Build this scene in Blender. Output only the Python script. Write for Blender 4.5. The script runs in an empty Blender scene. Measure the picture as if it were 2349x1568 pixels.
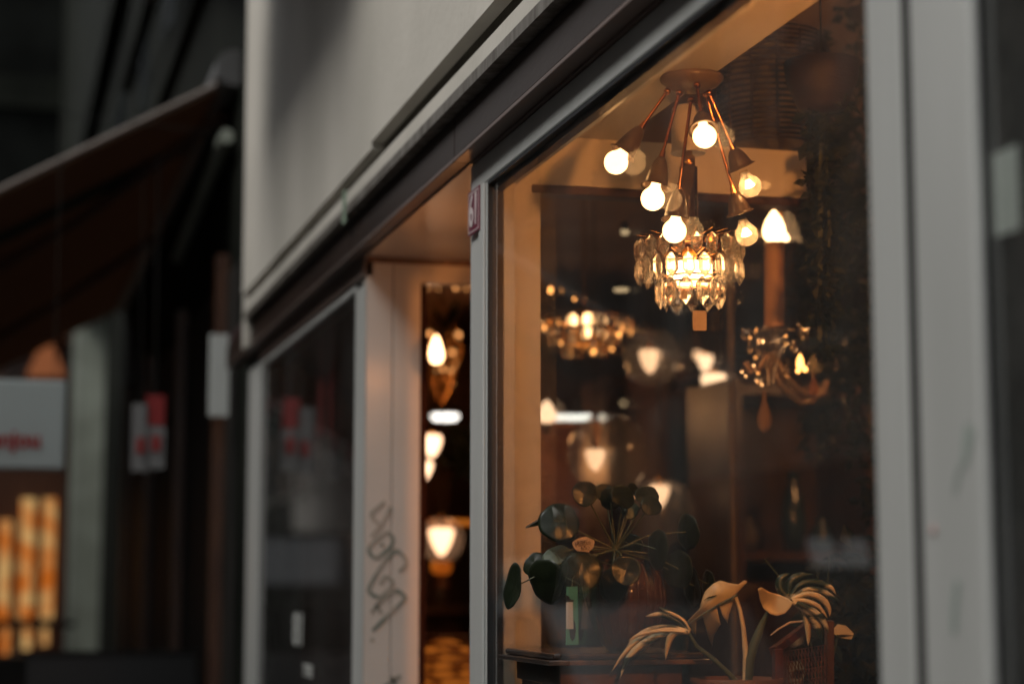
import bpy, bmesh, math, random
from mathutils import Vector, Matrix
R = math.radians
random.seed(7)
S = bpy.context.scene
COL = S.collection

# ---------------------------------------------------------------- camera
FPX, TH, TI = 4500.0, R(14.86), R(7.04)      # focal length in photo units (photo = 2348 wide)
CAM = Vector((0, 0, 1.55))
_h = Vector((math.sin(TH), math.cos(TH), 0))
FW = (_h * math.cos(TI) + Vector((0, 0, math.sin(TI)))).normalized()
RT = Vector((math.cos(TH), -math.sin(TH), 0))
UP = RT.cross(FW).normalized()
cd = bpy.data.cameras.new('camera'); cam = bpy.data.objects.new('camera', cd); COL.objects.link(cam)
S.camera = cam
cd.sensor_width = 36; cd.lens = 36 * FPX / 2348; cd.clip_start = 0.05; cd.clip_end = 400
cam.matrix_world = Matrix.Translation(CAM) @ Matrix((RT, UP, -FW)).transposed().to_4x4()
cd.dof.use_dof = True; cd.dof.focus_distance = 3.72; cd.dof.aperture_fstop = 1.9

# ---------------------------------------------------------------- sky, sun, exposure
W = bpy.data.worlds.new('World'); S.world = W; W.use_nodes = True
nt = W.node_tree; bg = nt.nodes['Background']
sky = nt.nodes.new('ShaderNodeTexSky'); sky.sky_type = 'NISHITA'; sky.sun_disc = False
sky.sun_elevation = R(52); sky.sun_rotation = R(250)
hs = nt.nodes.new('ShaderNodeHueSaturation'); hs.inputs['Saturation'].default_value = 0.08
nt.links.new(sky.outputs[0], hs.inputs['Color']); nt.links.new(hs.outputs[0], bg.inputs[0])
bg.inputs[1].default_value = 0.055
sd = bpy.data.lights.new('sun', 'SUN'); sun = bpy.data.objects.new('sun', sd); COL.objects.link(sun)
sd.energy = 0.6; sd.angle = R(26); sd.color = (1, .95, .88)
# towards the sun: azimuth measured like sky.sun_rotation (clockwise from +Y)
_sv = Vector((math.sin(R(250)) * math.cos(R(52)), math.cos(R(250)) * math.cos(R(52)), math.sin(R(52))))
sun.rotation_euler = _sv.to_track_quat('Z', 'Y').to_euler()
S.view_settings.view_transform = 'Standard'; S.view_settings.look = 'None'
S.view_settings.exposure = 2.0; S.view_settings.gamma = 1; S.view_settings.use_curve_mapping = False
S.render.engine = 'CYCLES'
cy = S.cycles
cy.use_denoising = True
try: cy.denoiser = 'OPENIMAGEDENOISE'
except Exception: pass
cy.max_bounces = 14; cy.transmission_bounces = 12; cy.transparent_max_bounces = 40; cy.glossy_bounces = 6; cy.diffuse_bounces = 4
cy.sample_clamp_indirect = 4.0; cy.caustics_reflective = False; cy.caustics_refractive = True

# ---------------------------------------------------------------- helpers
def at(px, py, X=None, Y=None, Z=None, D=None):
    """the point of the place seen at photo position (px, py) on a plane of the place, or at depth D"""
    d = FW + RT * ((px - 1174) / FPX) + UP * ((784 - py) / FPX)
    if X is not None: k = (X - CAM.x) / d.x
    elif Y is not None: k = (Y - CAM.y) / d.y
    elif Z is not None: k = (Z - CAM.z) / d.z
    else: k = D
    return CAM + d * k

class MB:
    def __init__(s): s.v = []; s.f = []; s.sm = []
    def add(s, vs, fs, smooth=False):
        o = len(s.v); s.v += [Vector(v) for v in vs]
        s.f += [tuple(i + o for i in f) for f in fs]; s.sm += [smooth] * len(fs); return s
    def box(s, x0, x1, y0, y1, z0, z1):
        if x0 > x1: x0, x1 = x1, x0
        if y0 > y1: y0, y1 = y1, y0
        if z0 > z1: z0, z1 = z1, z0
        v = [(x, y, z) for x in (x0, x1) for y in (y0, y1) for z in (z0, z1)]
        return s.add(v, [(0, 1, 3, 2), (4, 6, 7, 5), (0, 4, 5, 1), (2, 3, 7, 6), (0, 2, 6, 4), (1, 5, 7, 3)])
    def tube(s, pts, r, n=8, cap=True, smooth=True):
        pts = [Vector(p) for p in pts]; m = len(pts)
        rs = r if isinstance(r, (list, tuple)) else [r] * m
        t0 = (pts[1] - pts[0]).normalized()
        a = t0.orthogonal().normalized(); vs = []
        for i, p in enumerate(pts):
            t = (pts[min(i + 1, m - 1)] - pts[max(i - 1, 0)]).normalized()
            a = (a - t * a.dot(t)).normalized(); b = t.cross(a)
            vs += [p + (a * math.cos(2 * math.pi * k / n) + b * math.sin(2 * math.pi * k / n)) * rs[i] for k in range(n)]
        fs = [(i * n + k, i * n + (k + 1) % n, (i + 1) * n + (k + 1) % n, (i + 1) * n + k) for i in range(m - 1) for k in range(n)]
        s.add(vs, fs, smooth)
        if cap:
            s.add(vs[:n], [tuple(range(n - 1, -1, -1))]); s.add(vs[-n:], [tuple(range(n))])
        return s
    def lathe(s, prof, c, axis=(0, 0, 1), n=24, smooth=True):
        """profile of (radius, height along axis) round the centre c"""
        c = Vector(c); ax = Vector(axis).normalized()
        a = ax.orthogonal().normalized() if abs(ax.z) < .999 else Vector((1, 0, 0)); b = ax.cross(a)
        vs = [c + ax * h + (a * math.cos(2 * math.pi * k / n) + b * math.sin(2 * math.pi * k / n)) * max(r, 1e-5) for r, h in prof for k in range(n)]
        m = len(prof)
        fs = [(i * n + k, i * n + (k + 1) % n, (i + 1) * n + (k + 1) % n, (i + 1) * n + k) for i in range(m - 1) for k in range(n)]
        return s.add(vs, fs, smooth)
    def ball(s, c, r, n=20, m=12, sc=(1, 1, 1)):
        c = Vector(c)
        vs = [c + Vector((sc[0] * r * math.sin(math.pi * j / m) * math.cos(2 * math.pi * k / n), sc[1] * r * math.sin(math.pi * j / m) * math.sin(2 * math.pi * k / n), sc[2] * r * math.cos(math.pi * j / m))) for j in range(m + 1) for k in range(n)]
        fs = [(j * n + k, (j + 1) * n + k, (j + 1) * n + (k + 1) % n, j * n + (k + 1) % n) for j in range(m) for k in range(n)]
        return s.add(vs, fs, True)
    def prism(s, pts, d):
        """closed outline extruded along the vector d"""
        d = Vector(d); n = len(pts); pts = [Vector(p) for p in pts]
        return s.add(pts + [p + d for p in pts], [tuple(range(n - 1, -1, -1)), tuple(range(n, 2 * n))] + [(i, (i + 1) % n, n + (i + 1) % n, n + i) for i in range(n)])
    def mesh(s, name, org=(0, 0, 0)):
        me = bpy.data.meshes.new(name); org = Vector(org)
        me.from_pydata([v - org for v in s.v], [], s.f); me.update()
        me.polygons.foreach_set('use_smooth', s.sm)
        bm = bmesh.new(); bm.from_mesh(me); bmesh.ops.recalc_face_normals(bm, faces=bm.faces); bm.to_mesh(me); bm.free()
        return me

WL = {}
def setp(o, label=None, cat=None, group=None, kind=None):
    for k, v in (('label', label), ('category', cat), ('group', group), ('kind', kind)):
        if v: o[k] = v
    return o
def thing(name, label, cat, loc, group=None):
    o = bpy.data.objects.new(name, None); COL.objects.link(o); o.location = Vector(loc); o.empty_display_size = .05
    WL[o.name] = Vector(loc); return setp(o, label, cat, group)
def obj(name, mb, mat, parent=None, label=None, cat=None, group=None, kind=None, bevel=0, loc=None):
    org = WL[parent.name] if parent else (Vector(loc) if loc is not None else Vector((0, 0, 0)))
    me = mb.mesh(name, org) if isinstance(mb, MB) else mb
    if mat and not me.materials: me.materials.append(mat)
    o = bpy.data.objects.new(name, me); COL.objects.link(o); WL[o.name] = Vector(org)
    if parent: o.parent = parent
    elif loc is not None: o.location = org
    if bevel:
        m = o.modifiers.new('bevel', 'BEVEL'); m.width = bevel; m.segments = 2; m.limit_method = 'ANGLE'
    return setp(o, label, cat, group, kind)
def copy_tree(o, parent=None):
    c = o.copy(); COL.objects.link(c); c.parent = parent; WL[c.name] = WL[o.name]
    for ch in list(o.children): copy_tree(ch, c)
    return c
def text_mesh(body, size, M, ext=.0006, off=0.0, sx=1.0):
    cu = bpy.data.curves.new('t', 'FONT'); cu.body = body; cu.size = size; cu.extrude = ext; cu.offset = off
    cu.align_x = 'CENTER'; cu.align_y = 'CENTER'
    o = bpy.data.objects.new('t', cu); COL.objects.link(o)
    dg = bpy.context.evaluated_depsgraph_get(); me = bpy.data.meshes.new_from_object(o.evaluated_get(dg))
    me.transform(M @ Matrix.Diagonal((sx, 1, 1, 1))); bpy.data.objects.remove(o); bpy.data.curves.remove(cu)
    return me
M_FRONT = Matrix(((0, 0, -1, 0), (-1, 0, 0, 0), (0, 1, 0, 0), (0, 0, 0, 1)))      # on the shopfront, facing the street
M_CAMW = Matrix(((1, 0, 0, 0), (0, 0, -1, 0), (0, 1, 0, 0), (0, 0, 0, 1)))        # facing back along the street

# ---------------------------------------------------------------- materials
def mat(name, c, rough=.5, c2=None, scale=8, metal=0, bump=0, bscale=60, spec=.5, stretch=None, detail=5, coat=0, trans=0, ior=1.45, lo=.35, hi=.65, sub=0, rvar=0):
    m = bpy.data.materials.new(name); m.use_nodes = True; nt = m.node_tree; b = nt.nodes['Principled BSDF']
    b.inputs['Base Color'].default_value = (*c, 1); b.inputs['Roughness'].default_value = rough; b.inputs['Metallic'].default_value = metal
    b.inputs['Specular IOR Level'].default_value = spec; b.inputs['Coat Weight'].default_value = coat
    b.inputs['Transmission Weight'].default_value = trans; b.inputs['IOR'].default_value = ior
    tc = nt.nodes.new('ShaderNodeTexCoord'); mp = nt.nodes.new('ShaderNodeMapping'); nt.links.new(tc.outputs['Object'], mp.inputs[0])
    if stretch: mp.inputs['Scale'].default_value = stretch
    if c2 or rvar:
        n = nt.nodes.new('ShaderNodeTexNoise'); n.inputs['Scale'].default_value = scale; n.inputs['Detail'].default_value = detail
        nt.links.new(mp.outputs[0], n.inputs['Vector'])
        r = nt.nodes.new('ShaderNodeValToRGB'); r.color_ramp.elements[0].position = lo; r.color_ramp.elements[1].position = hi
        r.color_ramp.elements[0].color = (*c, 1); r.color_ramp.elements[1].color = (*(c2 or c), 1)
        nt.links.new(n.outputs[0], r.inputs[0]); nt.links.new(r.outputs[0], b.inputs['Base Color'])
        if rvar:
            mr = nt.nodes.new('ShaderNodeMapRange'); mr.inputs['To Min'].default_value = rough - rvar; mr.inputs['To Max'].default_value = rough + rvar
            nt.links.new(n.outputs[0], mr.inputs[0]); nt.links.new(mr.outputs[0], b.inputs['Roughness'])
    if bump:
        n2 = nt.nodes.new('ShaderNodeTexNoise'); n2.inputs['Scale'].default_value = bscale; n2.inputs['Detail'].default_value = 6
        nt.links.new(mp.outputs[0], n2.inputs['Vector'])
        bp = nt.nodes.new('ShaderNodeBump'); bp.inputs['Strength'].default_value = bump; bp.inputs['Distance'].default_value = .01
        nt.links.new(n2.outputs[0], bp.inputs['Height']); nt.links.new(bp.outputs[0], b.inputs['Normal'])
    if sub: b.inputs['Subsurface Weight'].default_value = sub; b.inputs['Subsurface Radius'].default_value = (.01, .006, .003)
    return m
def emis(name, c, s, c2=None, scale=10, stretch=None):
    m = bpy.data.materials.new(name); m.use_nodes = True; nt = m.node_tree; nt.nodes.clear()
    o = nt.nodes.new('ShaderNodeOutputMaterial'); e = nt.nodes.new('ShaderNodeEmission'); e.inputs[0].default_value = (*c, 1); e.inputs[1].default_value = s
    if c2:
        tc = nt.nodes.new('ShaderNodeTexCoord'); mp = nt.nodes.new('ShaderNodeMapping'); n = nt.nodes.new('ShaderNodeTexNoise'); n.inputs['Scale'].default_value = scale
        if stretch: mp.inputs['Scale'].default_value = stretch
        r = nt.nodes.new('ShaderNodeValToRGB'); r.color_ramp.elements[0].color = (*c, 1); r.color_ramp.elements[1].color = (*c2, 1)
        r.color_ramp.elements[0].position = .4; r.color_ramp.elements[1].position = .6
        nt.links.new(tc.outputs['Object'], mp.inputs[0]); nt.links.new(mp.outputs[0], n.inputs[0]); nt.links.new(n.outputs[0], r.inputs[0]); nt.links.new(r.outputs[0], e.inputs[0])
    nt.links.new(e.outputs[0], o.inputs[0]); return m
def thin_glass(name, tint=(1, 1, 1), ior=1.5, rough=0.0, double=True, dust_veil=0.0, refl=1.0, milk=0.0):
    """a pane or thin blown glass with real thickness: its front face reflects (both surfaces' Fresnel), light goes straight through"""
    m = bpy.data.materials.new(name); m.use_nodes = True; nt = m.node_tree; nt.nodes.clear()
    N = nt.nodes.new; L = nt.links.new
    o = N('ShaderNodeOutputMaterial'); t = N('ShaderNodeBsdfTransparent'); t.inputs[0].default_value = (*tint, 1)
    g = N('ShaderNodeBsdfGlossy'); g.inputs['Roughness'].default_value = rough; g.inputs[0].default_value = (1, 1, 1, 1)
    f = N('ShaderNodeFresnel'); f.inputs[0].default_value = ior
    ge = N('ShaderNodeNewGeometry'); s1 = N('ShaderNodeMath'); s1.operation = 'SUBTRACT'; s1.inputs[0].default_value = 1; L(ge.outputs['Backfacing'], s1.inputs[1])
    fm = f.outputs[0]
    if double:
        a = N('ShaderNodeMath'); a.operation = 'ADD'; a.inputs[1].default_value = 1; L(fm, a.inputs[0])
        q = N('ShaderNodeMath'); q.operation = 'DIVIDE'; L(fm, q.inputs[0]); L(a.outputs[0], q.inputs[1])
        w = N('ShaderNodeMath'); w.operation = 'MULTIPLY'; w.inputs[1].default_value = 2 * refl; L(q.outputs[0], w.inputs[0]); fm = w.outputs[0]
    k = N('ShaderNodeMath'); k.operation = 'MULTIPLY'; L(fm, k.inputs[0]); L(s1.outputs[0], k.inputs[1])
    mx = N('ShaderNodeMixShader'); L(k.outputs[0], mx.inputs[0]); L(t.outputs[0], mx.inputs[1]); L(g.outputs[0], mx.inputs[2])
    out = mx.outputs[0]
    if dust_veil:
        d = N('ShaderNodeBsdfDiffuse'); d.inputs[0].default_value = (.55, .56, .55, 1)  # pale film: slight dirt plus a painted haze of reflections
        tc = N('ShaderNodeTexCoord'); n = N('ShaderNodeTexNoise'); n.inputs['Scale'].default_value = 3; n.inputs['Detail'].default_value = 3; L(tc.outputs['Object'], n.inputs[0])
        mr = N('ShaderNodeMapRange'); mr.inputs[1].default_value = .35; mr.inputs[2].default_value = .75; mr.inputs[3].default_value = dust_veil * .2; mr.inputs[4].default_value = dust_veil; L(n.outputs[0], mr.inputs[0])
        m2 = N('ShaderNodeMixShader'); L(mr.outputs[0], m2.inputs[0]); L(out, m2.inputs[1]); L(d.outputs[0], m2.inputs[2]); out = m2.outputs[0]
    if milk:
        u = N('ShaderNodeBsdfTranslucent'); u.inputs[0].default_value = (.9, .82, .74, 1); m3 = N('ShaderNodeMixShader'); m3.inputs[0].default_value = milk
        L(out, m3.inputs[1]); L(u.outputs[0], m3.inputs[2]); out = m3.outputs[0]
    L(out, o.inputs[0]); return m

K = {}
K['plaster'] = mat('painted_plaster', (.62, .59, .53), .75, (.46, .44, .39), 1.7, bump=.18, bscale=60, lo=.3, hi=.7, stretch=(1, 1, .6), detail=8)
K['groove'] = mat('shaded_groove', (.07, .062, .05), .9, (.13, .115, .09), 9, bump=.3)  # shade under the plaster ledge is put into this dark colour
K['white'] = mat('white_painted_frame', (.50, .51, .495), .36, (.42, .43, .415), 5, stretch=(1, 1, .15), bump=.03, bscale=120, rvar=.08)
K['jamb'] = mat('cream_gloss_paint', (.66, .60, .54), .2, (.60, .55, .49), 3, bump=.03, bscale=60)
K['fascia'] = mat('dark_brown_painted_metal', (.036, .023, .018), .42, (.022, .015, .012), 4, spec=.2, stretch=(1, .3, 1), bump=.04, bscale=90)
K['fascia_mauve'] = mat('mauve_cap_edge', (.06, .036, .037), .5, (.04, .026, .027), 6, spec=.2)  # mauve tone of the cap strip above the panels
K['soffit'] = mat('mauve_grey_paint', (.16, .112, .095), .42, (.11, .08, .068), 5, stretch=(1, .3, 1))
K['zinc'] = mat('zinc_drip', (.30, .28, .25), .55, (.14, .12, .10), 30, stretch=(1, 1, .2), metal=.6, bump=.2)
K['rubber'] = mat('black_rubber', (.008, .008, .008), .45)
K['spacer'] = mat('bronze_spacer', (.03, .015, .011), .45)
K['ceil'] = mat('warm_white_board', (.72, .66, .58), .55, (.66, .60, .52), 5, bump=.05)
K['wood'] = mat('dark_stained_wood', (.055, .022, .012), .4, (.10, .042, .02), 6, stretch=(6, 6, .6), bump=.1)
K['wood2'] = mat('walnut_boards', (.22, .11, .06), .45, (.12, .055, .03), 5, stretch=(8, 8, .5), bump=.1)
K['redwood'] = mat('red_mahogany', (.12, .03, .014), .3, (.08, .02, .009), 8, stretch=(4, 4, .6), coat=.4)
K['brownwall'] = mat('brown_wallpaper', (.30, .18, .12), .8, (.18, .10, .07), 2.5, bump=.1)
K['floor'] = mat('shop_floor_boards', (.09, .045, .025), .4, (.06, .03, .018), 4, stretch=(1, .3, 1))
K['dark'] = mat('charcoal_paint', (.018, .018, .017), .6, (.028, .026, .024), 3, spec=.2)
K['brass'] = mat('brushed_brass', (.62, .33, .11), .22, (.5, .25, .08), 30, metal=1, bump=.03)
K['copper'] = mat('copper_rod', (.55, .24, .10), .2, metal=1)
K['cupgrey'] = mat('taupe_lacquered_cup', (.085, .055, .038), .35, (.065, .042, .03), 12, coat=.3)
K['plate'] = mat('cream_ceiling_plate', (.16, .12, .095), .4, (.14, .10, .08), 10)
K['bulb'] = emis('opal_bulb_glow', (1, .47, .17), 3.4)
K['fil'] = emis('filament_glow', (1, .48, .18), 40)
K['core'] = emis('pendant_core_glow', (1, .46, .17), 6.5)
K['flame'] = emis('candle_bulb_glow', (1, .50, .22), 3.2)
K['flamew'] = emis('amber_candle_glow', (1, .36, .09), 3.0)
K['shadeg'] = emis('frosted_shade_glow', (1, .58, .34), .9)
K['cool'] = emis('cool_led_glow', (1, .93, .84), .8)
K['warmled'] = emis('warm_led_glow', (1, .66, .36), .3)
K['amberbar'] = emis('glowing_amber_strip', (.85, .20, .02), .13, (1, .60, .22), 5, (1, 1, .8))
K['pane'] = thin_glass('window_glass', (.93, .95, .94), 1.52, dust_veil=.030)
K['pane_in'] = thin_glass('inner_window_glass', (.95, .96, .95), 1.52, refl=.5)
K['thin'] = thin_glass('blown_glass', (.97, .95, .92), 1.45)
K['globe'] = thin_glass('smoky_globe_glass', (.90, .84, .78), 1.45, rough=.12, milk=.11)
K['clearbulb'] = thin_glass('clear_bulb_glass', (.95, .85, .72), 1.8, rough=.04, milk=.16)
K['amberglass'] = mat('amber_pressed_glass', (.10, .038, .010), .06, (.05, .02, .006), 14, coat=1, trans=.2, bump=.1, bscale=50)
def crystal_mat():
    m = mat('cut_crystal', (1, .985, .95), 0.0, trans=1, ior=1.52); nt = m.node_tree
    t = nt.nodes.new('ShaderNodeBsdfTransparent'); t.inputs[0].default_value = (.98, .94, .88, 1); x = nt.nodes.new('ShaderNodeMixShader'); x.inputs[0].default_value = .8
    nt.links.new(t.outputs[0], x.inputs[1]); nt.links.new(nt.nodes['Principled BSDF'].outputs[0], x.inputs[2])
    u = nt.nodes.new('ShaderNodeBsdfTranslucent'); u.inputs[0].default_value = (1, .93, .84, 1); v = nt.nodes.new('ShaderNodeMixShader'); v.inputs[0].default_value = .07
    nt.links.new(x.outputs[0], v.inputs[1]); nt.links.new(u.outputs[0], v.inputs[2])
    nt.links.new(v.outputs[0], [n for n in nt.nodes if n.type == 'OUTPUT_MATERIAL'][0].inputs[0]); return m
K['crystal'] = crystal_mat()
K['amberdrop'] = mat('amber_crystal_drop', (.9, .5, .24), .05, trans=.75, ior=1.5)
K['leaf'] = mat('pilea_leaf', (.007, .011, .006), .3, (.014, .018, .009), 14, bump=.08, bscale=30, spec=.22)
K['leafb'] = mat('pale_leaf_back', (.06, .075, .045), .5, (.045, .06, .035), 14)
K['stem'] = mat('green_stem', (.05, .06, .028), .45)
K['cream'] = mat('cream_monstera_leaf', (.62, .50, .31), .38, (.50, .38, .22), 10, bump=.06, bscale=40, sub=.1)
K['vari'] = mat('variegated_leaf', (.018, .034, .02), .38, (.55, .48, .33), 16, lo=.47, hi=.54, stretch=(1, 1, 2.4), bump=.08, bscale=40, detail=8)
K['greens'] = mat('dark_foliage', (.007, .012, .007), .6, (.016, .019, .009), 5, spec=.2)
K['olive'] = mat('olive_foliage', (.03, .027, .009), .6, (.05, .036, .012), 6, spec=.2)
K['card'] = mat('kraft_price_card', (.50, .38, .27), .7, (.45, .33, .23), 12)
K['ink'] = mat('brown_ink', (.10, .055, .03), .7)
K['paper'] = mat('white_paper', (.50, .52, .50), .7, (.48, .5, .48), 8)
K['teal'] = mat('teal_card', (.06, .24, .17), .6, (.08, .27, .2), 6)
K['marble'] = mat('dark_veined_marble', (.03, .018, .013), .2, (.16, .09, .05), 9, lo=.55, hi=.7, coat=.5)
K['cane'] = mat('cane_webbing', (.16, .055, .03), .6, (.1, .035, .02), 20)
K['plum'] = mat('plum_enamel', (.17, .018, .045), .3, (.15, .016, .04), 20, coat=.3)
K['enamelw'] = mat('white_enamel', (.62, .55, .54), .35)
K['paintgg'] = mat('grey_green_marker', (.16, .20, .17), .6, (.42, .37, .31), 11, lo=.4, hi=.62)
K['greenpaint'] = mat('green_spray_paint', (.22, .30, .22), .7)
K['red'] = mat('red_fabric', (.45, .02, .025), .8, (.22, .012, .015), 5, stretch=(6, 6, .6))
K['maroon'] = mat('maroon_curtain', (.055, .016, .010), .9, (.03, .009, .007), 3, stretch=(6, 6, .5))
K['orangec'] = mat('orange_fabric', (.28, .085, .02), .8, (.2, .055, .015), 6)
K['rattan'] = mat('reddish_rattan', (.035, .013, .007), .5, (.018, .007, .004), 30, stretch=(1, 1, 5), bump=.4)
K['awning'] = mat('dark_awning_canvas', (.15, .08, .05), .9, (.11, .06, .04), 2)
def canvas_mat():
    m = mat('translucent_canvas', (.15, .08, .05), .9, (.11, .06, .04), 2); nt = m.node_tree
    t = nt.nodes.new('ShaderNodeBsdfTranslucent'); t.inputs[0].default_value = (.12, .075, .05, 1); x = nt.nodes.new('ShaderNodeMixShader'); x.inputs[0].default_value = .5
    nt.links.new(nt.nodes['Principled BSDF'].outputs[0], x.inputs[1]); nt.links.new(t.outputs[0], x.inputs[2])
    nt.links.new(x.outputs[0], [n for n in nt.nodes if n.type == 'OUTPUT_MATERIAL'][0].inputs[0]); return m
K['awning'] = canvas_mat()
K['awnstripe'] = mat('dark_green_awning_stripe', (.020, .034, .024), .9)
K['bar'] = mat('greyish_awning_bar', (.12, .095, .08), .6)
K['arm'] = mat('brown_awning_arm', (.10, .05, .034), .5)
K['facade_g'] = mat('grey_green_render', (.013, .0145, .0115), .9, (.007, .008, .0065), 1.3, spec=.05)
K['pillar_g'] = mat('pale_green_grey_stone', (.30, .33, .28), .85, (.22, .24, .2), 3)
K['signw'] = mat('pale_sign_face', (.30, .35, .35), .5, (.27, .31, .31), 1.5)
K['signdull'] = mat('dull_banner', (.16, .16, .16), .8)
K['signred'] = mat('sign_red', (.22, .012, .012), .6)
K['brick'] = mat('brown_brick_front', (.17, .12, .095), .85, (.11, .085, .07), 5, spec=.2)
K['paleh'] = mat('pale_house_front', (.42, .38, .33), .85, (.15, .14, .12), 2)
K['darkwin'] = mat('dark_window_glass', (.02, .024, .026), .08)
K['asphalt'] = mat('asphalt', (.05, .05, .05), .9, (.035, .035, .036), 12, bump=.3)
K['paving'] = mat('grey_paving', (.17, .165, .155), .85, (.12, .115, .11), 8, bump=.3)
K['vanw'] = mat('white_van_paint', (.7, .72, .72), .3, (.64, .66, .66), 2, coat=.6)
K['chrome'] = mat('polished_metal', (.6, .58, .55), .12, metal=1)
K['cupglass'] = mat('frosted_grey_glass', (.50, .45, .41), .3)

# ================================================================ THE SETTING
def struct(name, mb, m): return obj(name, mb, m, kind='structure')
struct('ground', MB().box(-120, 120, -60, 200, -.5, -.12), K['asphalt'])
struct('pavement', MB().box(-1.6, .985, -20, 120, -.116, 0), K['paving'])
struct('far_pavement', MB().box(-4.996, -3.6, -20, 120, -.116, 0), K['paving'])

# ---- the lamp shop's front
FX = 1.0
def Yat(px, X=FX): return at(px, 900, X=X).y
Ym0, Ym1 = Yat(1117), Yat(1078)          # near and far edge of the numbered post
Yr0, Yr1, Yr2, Yr3 = Yat(2255), Yat(2109), Yat(2082), Yat(2001)
Yj0, Yj1 = Yat(836), Yat(813)
Yl0, Yl1 = Yat(597), Yat(571)
z_ft = at(1117, 416, X=FX).z             # top of glass
z_ho = at(1078, 384, X=FX).z             # top of frame head
XF = .962
z_f0 = at(1042, 369, X=XF).z; z_f1 = at(1034, 281, X=XF).z; z_f2 = at(1031, 243, X=XF).z
XD = .935
z_d0 = at(1031, 247, X=XD).z; z_d1 = at(1031, 221, X=XD).z
XP = .925
z_g0 = at(851, 369, X=XP).z; z_g1 = at(844, 345, X=XP).z
YE = at(556, 600, X=XP).y                # far end of the plaster wall
shop = thing('lamp_shop', 'pale plastered lamp shop front with white frames above lit display windows', 'shop building', (1, 4, 0))
def sp(name, mb, m, **k): return obj(name, mb, m, shop, **k)
YN = 1.0
sp('window_head', MB().box(FX, FX + .07, YN, Ym1, z_ft, z_ho), K['white'], bevel=.004)
z_lt = at(812, 671, X=FX).z; z_lh = at(836, 634, X=FX).z
sp('window_head', MB().box(FX, FX + .07, Yj1, Yl0, z_lt, z_lh), K['white'], bevel=.004)
sp('numbered_post', MB().box(FX, FX + .006, Ym0, Ym1, .3, z_ft - .001).box(FX - .006, FX, Ym0 + .012, (Ym0 + Ym1) / 2 - .02, .3, z_ft - .001), K['white'], bevel=.003)
sp('post_core', MB().box(FX + .0065, FX + .030, Ym0 + .02, Ym1, .3, z_ft - .001), K['white'])
sp('rubber_seal', MB().box(FX + .0005, FX + .0135, Ym0 - .004, Ym0 - .0002, .62, z_ft - .004).box(FX + .0005, FX + .0135, Yr3 + .004, Ym0, z_ft - .008, z_ft - .0005), K['rubber'])
sp('glazing_spacer', MB().box(FX + .0145, FX + .0335, Ym0 - .002, Ym0 + .016, .62, z_ft - .004).box(FX + .0145, FX + .0335, Yr3 + .004, Ym0, z_ft - .020, z_ft - .002), K['spacer'])
sp('window_pane', MB().box(FX + .0096, FX + .0136, Yr3, Ym0 - .001, .62, z_ft - .003), K['pane'])
sp('window_pane', MB().box(FX + .0310, FX + .0345, Yr3, Ym0 - .001, .62, z_ft - .003), K['pane_in'])
# inner lining of the display window
YH = Ym0 + .02
sp('inner_frame', MB().box(FX + .035, FX + .062, Ym0 - .001, Ym1, .5, z_ft + .10), K['jamb'], bevel=.003)
xin = at(1240, 700, Y=YH).x
sp('inner_jamb', MB().box(FX + .0625, xin, YH, Ym1, .5, z_ft + .10), K['jamb'], bevel=.002)
z_c = at(1420, 322, Y=YH).z; x_c = at(1420, 322, Y=YH).x; z_h0 = at(1300, 446, Y=YH).z
x_hr = at(1850, 400, Y=YH).x
sp('display_ceiling', MB().box(FX + .036, x_c, YN + .3, YH - .001, z_c, z_c + .04), K['ceil'])
sp('ceiling_upstand', MB().box(FX + .036, FX + .06, YN + .3, YH - .001, z_ft + .005, z_c - .001), K['ceil'])
sp('partition_header', MB().box(xin - .02, x_hr, YH + .002, YH + .05, z_h0 + .02, z_c), K['ceil'])
sp('header_rail', MB().box(xin - .0199, x_hr, YH - .004, YH + .052, z_h0, z_h0 + .018), K['wood'], bevel=.003)
# near post and neighbouring pane
sp('near_post', MB().box(FX, FX + .08, Yr2, Yr3, .3, z_ft - .001), K['white'], bevel=.006)
sp('post_groove', MB().box(FX + .0115, FX + .08, Yr0 + .032, Yr1 - .0021, .3, z_ft - .001).box(FX + .003, FX + .08, Yr1 - .0019, Yr2 - .0005, .3, z_ft - .001), K['dark'])
sp('near_post', MB().box(FX - .004, FX + .010, Yr0, Yr1 - .002, .3, z_ft - .001), K['white'], bevel=.006)
sp('window_pane', MB().box(FX + .012, FX + .018, YN, Yr0 - .001, .62, z_ft - .003), K['pane'])
sp('lower_wall', MB().box(FX + .01, FX + .15, YN, Ym1, 0, .60), K['soffit']); sp('window_sill', MB().box(FX - .05, FX + .2, YN, Ym1, .6, .625), K['white'], bevel=.004)
# doorway reveal: soffit and far jamb
YJ = Yj0
z_s = at(840, 590, Y=YJ).z
sp('doorway_soffit', MB().prism([(FX - .005, Ym1 + .001, z_s), (1.08, Ym1 + .001, z_s), (1.36, YJ, z_s), (1.36, YJ + .1, z_s), (FX - .005, YJ + .1, z_s)], (0, 0, .03)), K['jamb'])
xj = at(964, 900, Y=YJ).x; z_j = at(964, 648, Y=YJ).z
sp('doorway_jamb', MB().box(FX + .003, (FX + xj) / 2 - .001, YJ, YJ + .05, 0, z_s - .004), K['jamb'], bevel=.002)
sp('doorway_jamb', MB().box((FX + xj) / 2 + .001, xj, YJ, YJ + .05, 0, z_s - .004), K['jamb'], bevel=.002)
sp('jamb_header', MB().box(xj, 1.36, YJ + .003, YJ + .05, z_j, z_s - .004), K['jamb'])
sp('jamb_bead', MB().box(FX + .003, 1.36, YJ - .008, YJ + .0, z_s - .014, z_s - .001), K['wood2'])
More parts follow.
